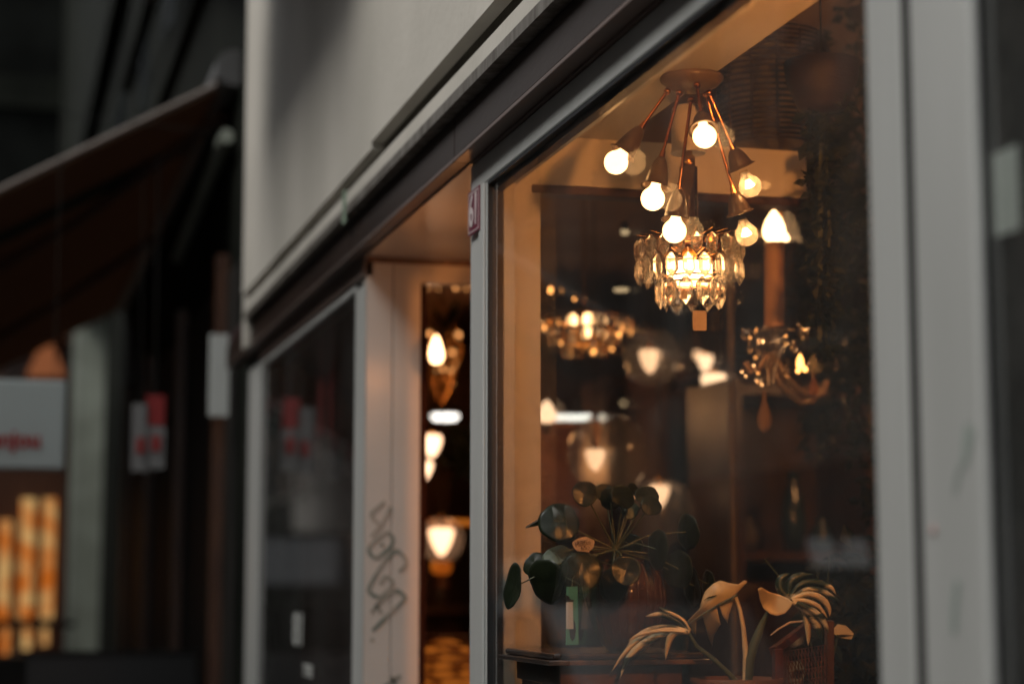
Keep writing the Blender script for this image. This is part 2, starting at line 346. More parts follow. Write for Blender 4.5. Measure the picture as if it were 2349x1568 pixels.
# far window: post, head, pane, spacer
sp('far_post', MB().box(FX, FX + .002, YJ - .001, Yj1, .3, z_lt - .001).box(FX + .0021, FX + .03, YJ + .051, Yj1, .3, z_lt - .001), K['white'], bevel=.001)
sp('far_post', MB().box(FX - .002, FX + .0115, Yl0, Yl1, .3, z_lh), K['white'], bevel=.006)
sp('window_pane', MB().box(FX + .012, FX + .016, Yj1, Yl0, .62, z_lt), K['pane'])
sp('window_pane', MB().box(FX + .030, FX + .034, Yj1, Yl0, .62, z_lt), K['pane_in'])
sp('lower_wall', MB().box(FX + .01, FX + .15, Yj0, Yl1, 0, .62), K['soffit'])
# fascia: a box of panels with a joint above the numbered post, mauve top edge, soffit behind
joints = [YN - .6, at(1042, 369, X=XF).y, at(805, 590, X=XF).y, 7.05, at(520, 800, X=XF).y]
for a, b in zip(joints, joints[1:]):
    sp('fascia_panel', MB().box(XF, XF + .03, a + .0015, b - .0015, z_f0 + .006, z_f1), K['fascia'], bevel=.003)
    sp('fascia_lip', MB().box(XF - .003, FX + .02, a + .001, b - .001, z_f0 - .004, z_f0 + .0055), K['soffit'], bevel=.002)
    sp('fascia_cap', MB().box(XF + .006, XF + .04, a + .0015, b - .0015, z_f1 + .001, z_f2), K['fascia_mauve'])
sp('head_soffit', MB().box(XF + .032, FX + .02, YN, at(805, 590, X=XF).y, z_ho + .001, z_f0 - .0045), K['soffit'])
sp('head_soffit', MB().box(XF + .032, FX + .02, Yj0, Yl0, z_lh + .001, z_f0 - .0045), K['soffit'])
sp('shadow_gap', MB().box(XF + .03, XF + .2, YN, joints[-1], z_f2 + .001, z_d0 + .02), K['dark'])
sp('zinc_drip', MB().box(XD, XF + .03, YN - .3, YE, z_d0, z_d0 + .004).box(XD, XD + .003, YN - .3, YE, z_d0 + .0041, z_d1), K['zinc'])
sp('upper_wall', MB().box(XP + .012, XP + .25, YN - .5, YE, z_d1 - .02, z_g0), K['plaster'])
sp('wall_groove', MB().box(XP + .034, XP + .25, YN - .5, YE + .001, z_g0 + .0005, z_g1 + .012), K['groove'])
yk = at(850, 357, X=XP).y
sp('upper_wall', MB().box(XP, XP + .25, YN - .5, yk, z_g1 + .012, 7.5).box(XP + .002, XP + .25, yk + .0005, YE, z_g1 - .004, 7.5), K['plaster'])
sp('end_wall', MB().box(XP + .02, 1.195, YE + .001, YE + .12, z_f0, 7.5), K['plaster'])
sp('end_wall', MB().box(FX + .012, 1.195, Yl1 + .001, YE + .12, 0, z_f0 - .001), K['dark'])
sp('roof', MB().box(XP, 6, -2, YE + .1, 7.5, 7.6), K['dark'])
# green paint drips on the band
dr = MB()
p0 = at(790, 452, X=XP + .010); dr.box(XP + .0095, XP + .0118, p0.y - .02, p0.y + .03, p0.z - .075, p0.z + .02)
sp('paint_drip', dr, K['greenpaint'])
# shop rooms
sp('shop_floor', MB().box(FX + .15, 6, -2, 11.9, -.02, .0), K['floor'])
sp('shop_ceiling', MB().box(x_c + .05, 6, -2, 11.9, 3.0, 3.05), K['brownwall'])
sp('back_wall', MB().box(6, 6.1, -2, 12, 0, 3.05), K['brownwall'])
sp('far_wall', MB().box(1.2, 6, 11.8, 11.9, 0, 3.0), K['brownwall'])
sp('near_wall', MB().box(FX + .05, 6, -2, -1.9, 0, 3.0), K['brownwall'])
sp('window_back', MB().box(1.17, 1.19, YJ + .06, YE - .01, .3, z_s + .2), K['maroon'])
sp('display_platform', MB().box(FX + .16, 2.3, YN, YH - .1, .55, .6), K['wood'])
# house number plate
py0, py1 = Yat(1107), Yat(1081)
zt, zb = at(1094, 435, X=FX).z, at(1094, 537, X=FX).z
hn = thing('house_number_plate', 'plum red enamel house number plate reading 61 on the white post', 'house number', (FX - .006, (py0 + py1) / 2, (zt + zb) / 2))
yc, zc_, hw, hh = (py0 + py1) / 2, (zt + zb) / 2, abs(py1 - py0) / 2, (zt - zb) / 2
obj('plate', MB().box(FX - .0085, FX - .0062, yc - hw, yc + hw, zb, zt), K['plum'], hn, bevel=.001)
bw, ins = .0022, .0055
bd = MB()
for (a, b, c, d) in ((-hw + ins, hw - ins, hh - ins - bw, hh - ins), (-hw + ins, hw - ins, -hh + ins, -hh + ins + bw), (-hw + ins, -hw + ins + bw, -hh + ins + bw, hh - ins - bw), (hw - ins - bw, hw - ins, -hh + ins + bw, hh - ins - bw)):
    bd.box(FX - .0092, FX - .0086, yc + a, yc + b, zc_ + c, zc_ + d)
obj('border_line', bd, K['enamelw'], hn)
me = text_mesh('61', .098, M_FRONT, .0004, .0016, .80); me.transform(Matrix.Translation((-.0032, 0, 0)))
obj('digits', me, K['enamelw'], hn)

# graffiti on the doorway jamb (marker strokes, a film thick)
def ribbon(mb, pts, w, nrm, th=.0006):
    pts = [Vector(p) for p in pts]; nrm = Vector(nrm).normalized()
    sm = []
    for i in range(len(pts) - 1):
        for k in range(4):
            sm.append(pts[i].lerp(pts[i + 1], k / 4))
    sm.append(pts[-1])
    for _ in range(1): sm = [sm[0]] + [(sm[i - 1] + sm[i] * 2 + sm[i + 1]) / 4 for i in range(1, len(sm) - 1)] + [sm[-1]]
    vs = []
    for i, p in enumerate(sm):
        t = (sm[min(i + 1, len(sm) - 1)] - sm[max(i - 1, 0)]).normalized(); s_ = t.cross(nrm) * w / 2
        vs += [p + s_ + nrm * th, p - s_ + nrm * th]
    return mb.add(vs, [(2 * i, 2 * i + 1, 2 * i + 3, 2 * i + 2) for i in range(len(sm) - 1)])
gz = lambda x, y: at(802.6 + x * .2871, 1117.9 + y * .2871, Y=YJ - .001)
gs = [[(280, 110), (155, 215), (240, 300)], [(330, 150), (250, 300), (170, 390)],
      [(290, 350), (150, 470), (150, 520), (210, 570), (330, 470), (345, 400), (300, 350)], [(250, 440), (262, 470)],
      [(395, 670), (450, 610), (440, 560), (370, 490), (250, 620), (140, 810), (170, 850), (240, 880), (330, 790), (345, 750), (285, 700), (240, 770)],
      [(165, 995), (260, 890), (370, 810), (445, 870), (430, 900), (300, 1020), (180, 1140)], [(210, 930), (250, 1000)], [(165, 1205), (190, 1222)],
      [(270, 1590), (340, 1540), (405, 1500)], [(320, 1500), (370, 1580)]]
for s_ in gs: obj('graffiti_stroke', ribbon(MB(), [gz(*p) for p in s_], .0105, (0, -1, 0)), K['paintgg'], shop)
K['faintgreen'] = mat('faded_green_marker', (.24, .30, .27), .7, (.34, .38, .35), 9); K['faintpink'] = mat('faded_pink_sticker', (.48, .30, .28), .7)
for (xa, ya, xb, yb), w in (((2222, 970, 2214, 1065), .012), ((2232, 985, 2226, 1030), .006), ((2196, 1330, 2188, 1450), .010), ((2206, 1060, 2190, 1130), .005)):
    a = at(xa, ya, X=FX - .0048); b = at(xb, yb, X=FX - .0048); obj('scribble_stroke', ribbon(MB(), [a, a.lerp(b, .5) + Vector((0, .003, 0)), b], w, (-1, 0, 0)), K['faintgreen'], shop)
a = at(2140, 1215, X=FX - .0048); obj('sticker_remnant', MB().lathe([(0, 0), (.006, 0), (.0062, .0005), (0, .0006)], a, (-1, 0, 0), 12), K['faintpink'], shop)

# ================================================================ LAMPS IN THE DISPLAY WINDOW
V1 = lambda x, y: (1261.3 + x * .4387, 114.7 + y * .4387)      # crop readings -> photo units
px_m = lambda D: D / FPX
pc = at(1586, 176, Z=z_c); DP = (pc - CAM).dot(FW)
sl = thing('spider_ceiling_lamp', 'six armed copper ceiling lamp with taupe cups and round bulbs', 'ceiling lamp', pc)
rp = 73 * px_m(DP)
obj('ceiling_plate', MB().lathe([(rp * .96, 0), (rp, -.004), (rp * .985, -.009), (rp * .80, -.019), (rp * .5, -.027), (rp * .2, -.030), (0, -.030)], pc, n=40), K['plate'], sl)
arms = [  # root, cup top, cup mouth, bulb centre, depth offsets (root, top, bulb), clear bulb
    ((612, 217), (478, 405), (378, 530), (345, 588), (.00, -.01, -.02), 0),
    ((675, 224), (583, 560), (543, 705), (537, 778), (-.02, -.05, -.07), 0),
    ((737, 262), (673, 730), (645, 880), (650, 947), (-.035, -.10, -.12), 0),
    ((768, 185), (790, 330), (803, 395), (808, 452), (-.045, -.13, -.165), 0),
    ((832, 225), (955, 515), (1010, 648), (1045, 712), (.0, .01, .02), 1),
    ((815, 230), (960, 745), (1003, 888), (1028, 965), (.025, .04, .05), 1)]
def bulb_prof(r, k=1.0):
    pr = []
    for i in range(15):
        a = math.pi * i / 14
        pr.append((r * math.sin(a), -r * math.cos(a)))
    pr = [p for p in pr if p[1] > -r * .80]
    return [(r * .40, -r * 1.42), (r * .42, -r * 1.15), (r * .56, -r * .86)] + pr
for rt, tp, mo, bu, (d0, d1, d2), clear in arms:
    P0 = at(*V1(*rt), D=DP + d0); P1 = at(*V1(*tp), D=DP + d1); P2 = at(*V1(*mo), D=DP + d2 * .9 + d1 * .1); P3 = at(*V1(*bu), D=DP + d2)
    ar = obj('arm', MB().tube([P0, P0.lerp(P1, .5), P1], .0032, 10), K['copper'], sl)
    obj('swivel_ball', MB().ball(P0, .0068), K['copper'], ar)
    obj('end_ferrule', MB().tube([P1 - (P1 - P0).normalized() * .012, P1 + (P1 - P0).normalized() * .004], [.0048, .0062], 10), K['copper'], ar)
    ax = (P3 - P1).normalized(); L = (P2 - P1).length * (.72 if clear else 1)
    cp = obj('cup', MB().lathe([(.004, 0), (.009, .003), (.014, L * .25), (.0185, L * .55), (.0215, L * .85), (.0225, L * .97), (.0285, L * 1.03), (.0280, L * 1.05), (.0205, L * .98), (.017, L * .6), (.010, L * .2), (0, L * .15)], P1, ax, 28), K['cupgrey'], sl)
    r = (63 if not clear else 60) * .4387 * px_m(DP + d2)
    lamp_ax = -ax
    b = MB().lathe([(p[0], -p[1]) for p in bulb_prof(r)], P3, lamp_ax, 28)
    if clear:
        bo = obj('clear_bulb', b, K['clearbulb'], cp)
        fm = MB()
        for k in range(5):
            a_ = 2 * math.pi * k / 5; o1 = lamp_ax.orthogonal().normalized(); o2 = lamp_ax.cross(o1)
            base = P3 + lamp_ax * r * .55 + (o1 * math.cos(a_) + o2 * math.sin(a_)) * r * .12
            tip = P3 + (o1 * math.cos(a_ + .5) + o2 * math.sin(a_ + .5)) * r * .42 - lamp_ax * r * .05
            fm.tube([base, tip, P3 - lamp_ax * r * .1], .0017, 6)
        obj('filament', fm, K['fil'], cp)
        obj('bulb_stem', MB().tube([P3 + lamp_ax * r * 1.25, P3 + lamp_ax * r * .5], [.006, .003], 8), K['chrome'], cp)
    else:
        obj('bulb', b, K['bulb'], cp)

# crystal pendant
DC = DP + .12
m1 = .4387 * px_m(DC)                     # metres per crop pixel at the pendant
cc = lambda x, y, dd=0: at(*V1(x, y), D=DC + dd)
ctop = cc(735, 262); ctop.z = min(ctop.z, 2.62)
cx, cyy = cc(728, 1100).x, cc(728, 1100).y
zz = lambda y: cc(728, y).z
pend = thing('crystal_pendant', 'brass pendant lamp with tiers of clear pointed crystals around glowing drum', 'pendant lamp', (cx, cyy, zz(1100)))
obj('canopy', MB().lathe([(0, zz(262)), (.020, zz(265)), (.031, zz(285)), (.033, zz(330)), (.033, zz(505)), (.0355, zz(522)), (.034, zz(528)), (.028, zz(520)), (.010, zz(515)), (0, zz(515))], (cx, cyy, 0), n=36), K['cupglass'], pend)
obj('upper_stem', MB().lathe([(.0085, zz(500)), (.0085, zz(535)), (.0135, zz(545)), (.0135, zz(600)), (.010, zz(602))], (cx, cyy, 0), n=20), K['brass'], pend)
obj('stem', MB().lathe([(0, zz(598)), (.0180, zz(600)), (.0180, zz(985)), (.022, zz(990)), (.022, zz(1005)), (0, zz(1006))], (cx, cyy, 0), n=28), K['brass'], pend)
zr = zz(1012)
ring = MB()
def hoop(mb, r, z, h=.0035, w=.0012, n=48):
    return mb.lathe([(r, z - h), (r + w, z - h), (r + w, z + h), (r, z + h), (r, z - h)], (cx, cyy, 0), n=n, smooth=False)
RT1 = 272 * m1; RT2 = 268 * m1; RT3 = 165 * m1
hoop(ring, RT1 * .62, zr, .005); hoop(ring, RT2 * .60, zz(1105), .002); hoop(ring, RT3 * .8, zz(1222), .0018)
obj('ring_frame', ring, K['copper'], pend)
tiers = [(RT1, 985, 120, 20, .1), (RT2, 1090, 130, 20, .25), (RT3, 1200, 150, 12, .05)]
cry = []
for ti, (rr, ytop, ln, n, ph) in enumerate(tiers):
    for k in range(n):
        a = ph + 2 * math.pi * k / n
        dx, dy = math.cos(a), math.sin(a)
        z0 = zz(ytop) + random.uniform(-.001, .001)
        obj('hook_wire', MB().tube([(cx + dx * rr * .5, cyy + dy * rr * .5, z0 + .001), (cx + dx * rr * 1.02, cyy + dy * rr * 1.02, z0 + .0065)], .0008, 5), K['brass'], pend)
        cry.append((a, rr, z0 - .002, ln * m1))
def crystal_mesh(ln):
    w, t = ln * .25, ln * .13; c = .5
    sec = [(w, t * .25), (w * c, t), (-w * c, t), (-w, t * .25), (-w, -t * .25), (-w * c, -t), (w * c, -t), (w, -t * .25)]
    lv = [(0.06, -.0), (.30, -.04), (1, -.24), (1, -.70), (.06, -1)]
    vs = []; 
    for s_, h in lv: vs += [Vector((x * s_, y * s_, h * ln)) for x, y in sec]
    n = 8; fs = [(i * n + k, i * n + (k + 1) % n, (i + 1) * n + (k + 1) % n, (i + 1) * n + k) for i in range(len(lv) - 1) for k in range(n)]
    fs += [tuple(range(n)), tuple(range(len(vs) - 1, len(vs) - n - 1, -1))]
    return MB().add(vs, fs).mesh('crystal')
cmesh = {}
for a, rr, z0, ln in cry:
    key = round(ln, 4)
    if key not in cmesh: cmesh[key] = crystal_mesh(ln); cmesh[key].materials.append(K['crystal'])
    o = bpy.data.objects.new('crystal', cmesh[key]); COL.objects.link(o); o.parent = pend
    o.location = Vector((cx + math.cos(a) * rr, cyy + math.sin(a) * rr, z0)) - WL[pend.name]
    o.rotation_euler = (random.uniform(-.06, .06), random.uniform(-.06, .06), a + math.pi / 2 + random.uniform(-.5, .5))
obj('socket_sleeve', MB().lathe([(0, zz(1030)), (.013, zz(1032)), (.014, zz(1100)), (0, zz(1102))], (cx, cyy, 0), n=20), mat('amber_bakelite', (.75, .33, .05), .4), pend)
rd = 118 * m1
obj('glowing_drum', MB().lathe([(0, zz(1112)), (rd * .85, zz(1114)), (rd, zz(1125)), (rd, zz(1180)), (0, zz(1181))], (cx, cyy, 0), n=36).lathe([(0, zz(1194)), (rd * .72, zz(1195)), (rd * .65, zz(1226)), (0, zz(1238))], (cx, cyy, 0), n=30), K['core'], pend)
obj('drum_band', MB().lathe([(rd * 1.03, zz(1182)), (rd * 1.05, zz(1182)), (rd * 1.05, zz(1191)), (rd * 1.03, zz(1191)), (rd * 1.03, zz(1182))], (cx, cyy, 0), n=36), K['brass'], pend)
def tagquad(cxp, y0, y1, w, dd, name, label, m, parent=None, hole=True):
    a, b = cc(cxp, y0, dd), cc(cxp, y1, dd); h = (a - b).length; ww = w * m1 / 2; ch = ww * .18
    ex = Vector((RT.x, RT.y, 0)); ez = Vector((0, 0, -1))
    pts = [(-ww + ch, 0), (ww - ch, 0), (ww, ch), (ww, h - ch), (ww - ch, h), (-ww + ch, h), (-ww, h - ch), (-ww, ch)]
    t = thing(name, label, 'price tag', a); obj('tag_card', MB().prism([a + ex * x + ez * y for x, y in pts], FW * .0006), m, t)
    return t, a
t_, a_ = tagquad(781, 1362, 1467, 72, -.03, 'price_tag', 'large kraft price tag hanging below the crystal pendant', K['card'])
obj('tag_string', MB().tube([a_, cc(768, 1260, -.03), cc(790, 1245, -.03), cc(785, 1362, -.03)], .0005, 5), K['stem'], t_)
t_, a_ = tagquad(700, 1258, 1304, 34, -.075, 'price_tag', 'small kraft tag among the crystals of the pendant', K['card'])
obj('tag_string', MB().tube([a_, cc(701, 1245, -.075)], .0005, 5), K['stem'], t_)

# candle chandelier with glass arms, farther in
DG = 4.75
V7 = lambda x, y: (1547.9 + x * .3657, 630.6 + y * .3657)
g7 = lambda x, y, dd=0: at(*V7(x, y), D=DG + dd)
g1 = lambda x, y, dd=0: at(*V1(x, y), D=DG + dd)
ch = thing('glass_arm_chandelier', 'glass armed candle chandelier with large flame bulb and amber drops beside foliage', 'chandelier', g7(620, 500))
def flame(mb, base, h, r, ax=Vector((0, 0, 1))):
    return mb.lathe([(r * .62, 0), (r * .9, h * .12), (r, h * .28), (r * .93, h * .45), (r * .70, h * .66), (r * .38, h * .85), (r * .12, h * .97), (0, h)], base, ax, 24)
ra = 62 * .4387 * px_m(DG)
bb = g1(1172, 1000); hb = (g1(1172, 828) - bb).length
obj('flame_bulb', flame(MB(), bb, hb, ra), K['flame'], ch)
obj('flame_bulb', flame(MB(), g1(1228, 1000, .1), hb * .3, ra * .42), K['flame'], ch)
t0, t1 = g1(1172, 1003), g1(1172, 1445)
obj('candle_tube', MB().tube([t0, t1], ra * .86, 24), mat('cream_candle_sleeve', (.75, .45, .26), .5, (.65, .38, .2), 9), ch)
bo = thing('x', None, None, (0, 0, 0)); bpy.data.objects.remove(bo)
obj('bobeche', MB().lathe([(.018, .004), (.05, -.004), (.078, .003), (.08, .001), (.05, -.008), (.018, 0)], g7(625, 345), n=30), K['thin'], ch)
hub = g7(600, 470)
obj('glass_hub', MB().lathe([(.012, .07), (.022, .055), (.034, .03), (.036, .01), (.022, -.02), (.012, -.05), (.006, -.09)], hub, n=24), K['crystal'], ch)
for side, pts in ((1, [(590, 500), (625, 640), (700, 740), (790, 800), (860, 790), (900, 700)]), (1, [(600, 470), (690, 640), (780, 720), (860, 760), (930, 740), (950, 660)]), (-1, [(575, 500), (520, 590), (470, 600), (440, 540)])):
    obj('glass_arm', MB().tube([g7(*p, dd=.05 * side) for p in pts], .0085, 10), mat('tea_glass', (.72, .55, .42), .12, trans=.6, ior=1.4), ch)
def drop_prof(L, r): return [(0.0003, 0), (r * .18, -L * .1), (r * .3, -L * .3), (r * .8, -L * .55), (r, -L * .72), (r * .8, -L * .88), (r * .4, -L * .97), (0, -L)]
obj('amber_drop', MB().lathe(drop_prof(.102 * DG / 4.4, .0185), g7(557, 705), n=10, smooth=False), mat('tan_glass_drop', (.42, .27, .17), .15, trans=.2), ch)
obj('candle_flame', flame(MB(), g7(785, 585), .037, .0095), K['flamew'], ch)
obj('candle_flame', MB().ball(g7(772, 600), .006).ball(g7(815, 590), .007), K['flamew'], ch)
obj('flame_shade', MB().lathe([(.02, 0), (.027, .02), (.028, .04), (.018, .065), (.010, .08)], g7(768, 620), n=24), K['thin'], ch)
obj('glass_drop', MB().lathe(drop_prof(.062, .013), g7(868, 600), n=8, smooth=False), K['amberdrop'], ch)
for (x, y) in ((430, 340), (470, 360), (510, 345), (470, 420), (515, 435), (635, 375), (700, 378), (745, 420), (800, 340), (775, 315), (820, 345), (430, 560), (455, 585), (505, 520), (520, 615), (555, 640), (700, 570), (920, 420), (1005, 530)):
    obj('glass_drop', MB().lathe(drop_prof(.034, .009), g7(x, y - 18, random.uniform(-.05, .05)), n=8, smooth=False), K['crystal'], ch)
gl = MB()
for (x, y) in ((508, 352), (470, 425), (697, 382), (520, 618), (630, 380), (805, 345), (505, 520)):
    gl.ball(g7(x, y, .07), .0035, 8, 6)
obj('drop_glint', gl, K['flamew'], ch)  # small glowing balls stand for glints in the glass drops
obj('hanging_chain', MB().tube([t0 + Vector((.02, 0, 0)), t0 + Vector((.02, 0, .8))], .003, 6), K['brass'], ch)

# wide crystal chandelier deep in the shop
DF = 6.1
V6 = lambda x, y: (1203.9 + x * .3655, 630.6 + y * .3655)
g6 = lambda x, y, dd=0: at(*V6(x, y), D=DF + dd)
fc = g6(370, 320)
ff = thing('crystal_ring_chandelier', 'wide golden crystal chandelier glowing deep in the shop', 'chandelier', fc)
fr = 300 * .3655 * px_m(DF)
rg = MB()
for r_, z_ in ((fr, .02), (fr * .72, -.02), (fr * .45, -.055)):
    rg.lathe([(r_, z_), (r_ + .002, z_), (r_ + .002, z_ + .01), (r_, z_ + .01), (r_, z_)], fc, n=40)
obj('ring_frame', rg, K['brass'], ff)
fm_ = crystal_mesh(.045); fm_.materials.append(K['crystal'])
am_ = crystal_mesh(.045); am_.materials.append(mat('gold_glass', (1, .62, .25), .05, trans=.8))
for r_, z_, n_ in ((fr, .02, 26), (fr * .72, -.02, 20), (fr * .45, -.055, 13)):
    for k in range(n_):
        a = 2 * math.pi * k / n_; o = bpy.data.objects.new('crystal', fm_ if k % 3 else am_); COL.objects.link(o); o.parent = ff
        o.location = (math.cos(a) * r_, math.sin(a) * r_, z_); o.rotation_euler = (0, 0, random.uniform(0, 3))
for k, (x, y, s_) in enumerate(((300, 290, 1), (400, 285, 1.25), (385, 355, .9), (215, 310, .45), (150, 300, .35), (610, 330, .4), (120, 330, .3), (660, 350, .25), (590, 375, .3), (160, 95, .42), (310, 150, .22), (230, 430, .3), (290, 470, .25), (360, 450, .3), (430, 480, .3), (545, 460, .3), (240, 500, .25))):
    obj('bulb', MB().ball(g6(x, y, random.uniform(-.1, .15)), .0155 * s_, 10, 8, (1, 1, 1.5)), K['flamew'] if s_ < .9 else K['flame'], ff)  # the small balls glow as crystal glints, the large ones are bulbs
obj('stem', MB().tube([fc + Vector((0, 0, .03)), fc + Vector((0, 0, .5))], .006), K['brass'], ff)

# globe pendants: frosted shade in a smoky globe, on a cord
def globe(px, py, w, D, gr, gdx, gdy, label):
    c = at(px, py, D=D); s_ = w * px_m(D) / 2
    t = thing('globe_pendant', label, 'pendant lamp', c, 'globe pendants deep in the shop')
    sh = obj('shade', MB().lathe([(0, s_ * .95), (s_ * .8, s_ * .95), (s_, s_ * .70), (s_ * .88, s_ * .1), (s_ * .62, -s_ * .55), (s_ * .3, -s_ * 1.05), (0, -s_ * 1.25)], c, n=24), K['shadeg'], t)
    zt = s_ * .97
    if gr:
        g = gr * px_m(D); gc = at(px + gdx, py + gdy, D=D + .02)
        obj('glass_globe', MB().lathe([(g * math.sin(R(a)), g * math.cos(R(a))) for a in range(14, 181, 11)], gc, n=32), K['globe'], t)
        zt = max(zt, (gc.z - c.z) + g * .9)
    obj('collar', MB().lathe([(.012, s_ * .96), (.014, zt), (.008, zt + .02)], c, n=14), K['brass'], t)
    obj('cord', MB().tube([c + Vector((0, 0, zt + .01)), Vector((c.x, c.y, 2.99))], .0018, 6), K['dark'], t)
for a in ((1490, 826, 50, 6.6, 66, 6, -6, 'smoky globe pendant between the golden chandelier and the glass arm chandelier'),
          (1617, 832, 36, 7.4, 0, 0, 0, 'small narrow glowing shade just above the wide glowing shade'),
          (1637, 886, 60, 6.6, 0, 0, 0, 'wide glowing shade under the small one left of the candle chandelier'),
          (1600, 815, 20, 7.9, 62, 12, 0, 'large dim smoky globe behind the small narrow shade'),
          (1365, 1052, 46, 6.2, 94, 30, -12, 'glowing shade in a big smoky globe above the pilea plant'),
          (1512, 1135, 48, 6.4, 78, 5, 40, 'smoky globe pendant partly hidden by the top leaves of the pilea'),
          (1012, 1238, 58, 7.6, 52, 0, 0, 'low glowing globe seen through the doorway under the amber shelf'),
          (990, 1020, 46, 8.2, 0, 0, 0, 'glowing shade through the doorway just under the round ceiling light'),
          (973, 1076, 38, 8.2, 0, 0, 0, 'glowing shade at the doorway jamb, lowest of its pair')):
    globe(*a)
for a in ((1558, 700, 26, 9.2, 0, 0, 0, 'small far shade under the crystal pendant tips'),
          (1300, 1180, 24, 10.2, 0, 0, 0, 'tiny low shade far behind the pilea'),
          (1745, 1010, 26, 9.6, 44, 0, 0, 'faint far globe just right of the white pole'),
          (1460, 965, 20, 10.4, 0, 0, 0, 'small far shade between the tube light and the wide glowing shade')):
    globe(*a)
# flame bulb half hidden by the inner jamb
hb_ = thing('wall_candle_lamp', 'flame shaped wall lamp half hidden behind the orange lit window jamb', 'wall lamp', at(1254, 968, D=6.2))
obj('flame_bulb', flame(MB(), at(1254, 968, D=6.2), .072, .031), K['shadeg'], hb_)
obj('candle_cup', MB().tube([at(1254, 970, D=6.2), at(1254, 995, D=6.2)], [.02, .012], 14), K['brass'], hb_)

def disc_light(px, py, w, h, D, m, label, bar=False):
    c = at(px, py, D=D); hw_ = w * px_m(D) / 2; hh_ = h * px_m(D) / 2
    t = thing('spot_lamp', label, 'spot lamp', c, 'small lamps and spots deep in the shop')
    if bar:
        obj('light_tube', MB().tube([c - RT * hw_, c + RT * hw_], hh_, 12), m, t); obj('bracket', MB().box(c.x - .01, c.x + .01, c.y, c.y + .02, c.z + hh_, c.z + .08), K['dark'], t)
    else:
        obj('lens', MB().lathe([(0, -hh_), (hw_ * .8, -hh_), (hw_, 0), (hw_ * .8, hh_), (0, hh_)], c, n=20), m, t)
        obj('housing', MB().lathe([(hw_ * 1.02, hh_ * .2), (hw_ * 1.05, hh_ * 1.6), (hw_ * .6, hh_ * 2.4), (0, hh_ * 2.6)], c, n=20), K['dark'], t)
disc_light(1020, 953, 66, 18, 9.2, K['cool'], 'round white ceiling light seen through the doorway')
disc_light(1330, 957, 118, 14, 7.4, K['cool'], 'thin white tube light right of the half hidden flame lamp', True)
disc_light(1436, 922, 26, 14, 7.8, K['warmled'], 'small cream oval spot above the big smoky globe')
disc_light(1606, 962, 34, 14, 7.8, K['warmled'], 'pale spot below the wide glowing shade')
disc_light(1433, 530, 20, 16, 5.6, K['warmled'], 'small cream spot left of the crystal pendant, near its top')
disc_light(1424, 663, 36, 11, 5.6, K['warmled'], 'flat warm spot left of the crystal pendant, near its tips')
# teardrop lamp in the doorway view
tl = thing('gold_drop_chandelier', 'golden chandelier with one bright teardrop bulb seen through the doorway', 'chandelier', at(1000, 800, D=7.4))
g9 = lambda x, y, dd=0: at(x, y, D=7.4 + dd)
obj('teardrop_bulb', MB().lathe([(0, -.03), (.02, -.022), (.026, 0), (.02, .03), (.012, .055), (.003, .075)], g9(1000, 815), n=20), K['flame'], tl)
for k, (x, y, s_) in enumerate(((985, 765, .9), (1050, 768, 1.1), (1037, 808, 1.0), (1015, 845, .8), (1045, 835, .6), (1035, 850, .8), (972, 800, .6), (972, 825, .6), (980, 660, .6), (1005, 662, .5), (1045, 660, .8), (1070, 662, .6), (1040, 880, .4), (1000, 850, .5))):
    obj('glint_bead', MB().ball(g9(x, y, random.uniform(-.2, .4)), .011 * s_, 10, 8), emis('bead_glint_glow%d' % k, (1, .40, .12), .5 * s_), tl)  # gold beads emit, so their glints are built in
bas = MB()
for k in range(8): a = 2 * math.pi * k / 8; bas.tube([g9(1010, 690) + Vector((math.cos(a) * .02, math.sin(a) * .02, 0)), g9(1010, 800) + Vector((math.cos(a) * .085, math.sin(a) * .085, 0)), g9(1010, 900) + Vector((math.cos(a) * .03, math.sin(a) * .03, 0)), g9(1010, 930)], .0016, 6)
obj('brass_basket', bas, K['brass'], tl)
obj('cord', MB().tube([g9(1010, 700), Vector((g9(1010, 700).x, g9(1010, 700).y, 3))], .003, 6), K['dark'], tl)

# ================================================================ PLANTS AND STAND
DT = 3.66
VP = lambda x, y: (1089.3 + x * .3905, 1031.9 + y * .3905)
gp = lambda x, y, dd=0: at(*VP(x, y), D=DT + dd)
mp_ = .3905 * px_m(DT)
# stand
st0 = gp(860, 1215)
stand = thing('plant_stand', 'dark plant stand with veined marble top carrying the pilea', 'plant stand', (st0.x, st0.y + .1, .6))
zT = gp(860, 1185).z; zB = gp(860, 1240).z
x0, x1 = gp(345, 1215).x, gp(1380, 1215).x
y0 = st0.y - .06
obj('marble_top', MB().box(x0 + .012, x1 - .012, y0 + .012, y0 + .36, zB + .006, zT), K['marble'], stand, bevel=.004)
obj('top_moulding', MB().box(x0, x1, y0, y0 + .372, zB - .004, zB + .0055), K['marble'], stand, bevel=.002)
obj('apron', MB().box(x0 + .03, x1 - .05, y0 + .03, y0 + .34, zB - .042, zB - .0045), K['wood'], stand, bevel=.003)
for dx_ in (x0 + .05, x1 - .09):
    for dy_ in (y0 + .05, y0 + .3):
        obj('leg', MB().tube([(dx_, dy_, zB - .042), (dx_, dy_, 1.0), (dx_, dy_, .6)], [.019, .014, .02], 12), K['wood'], stand)
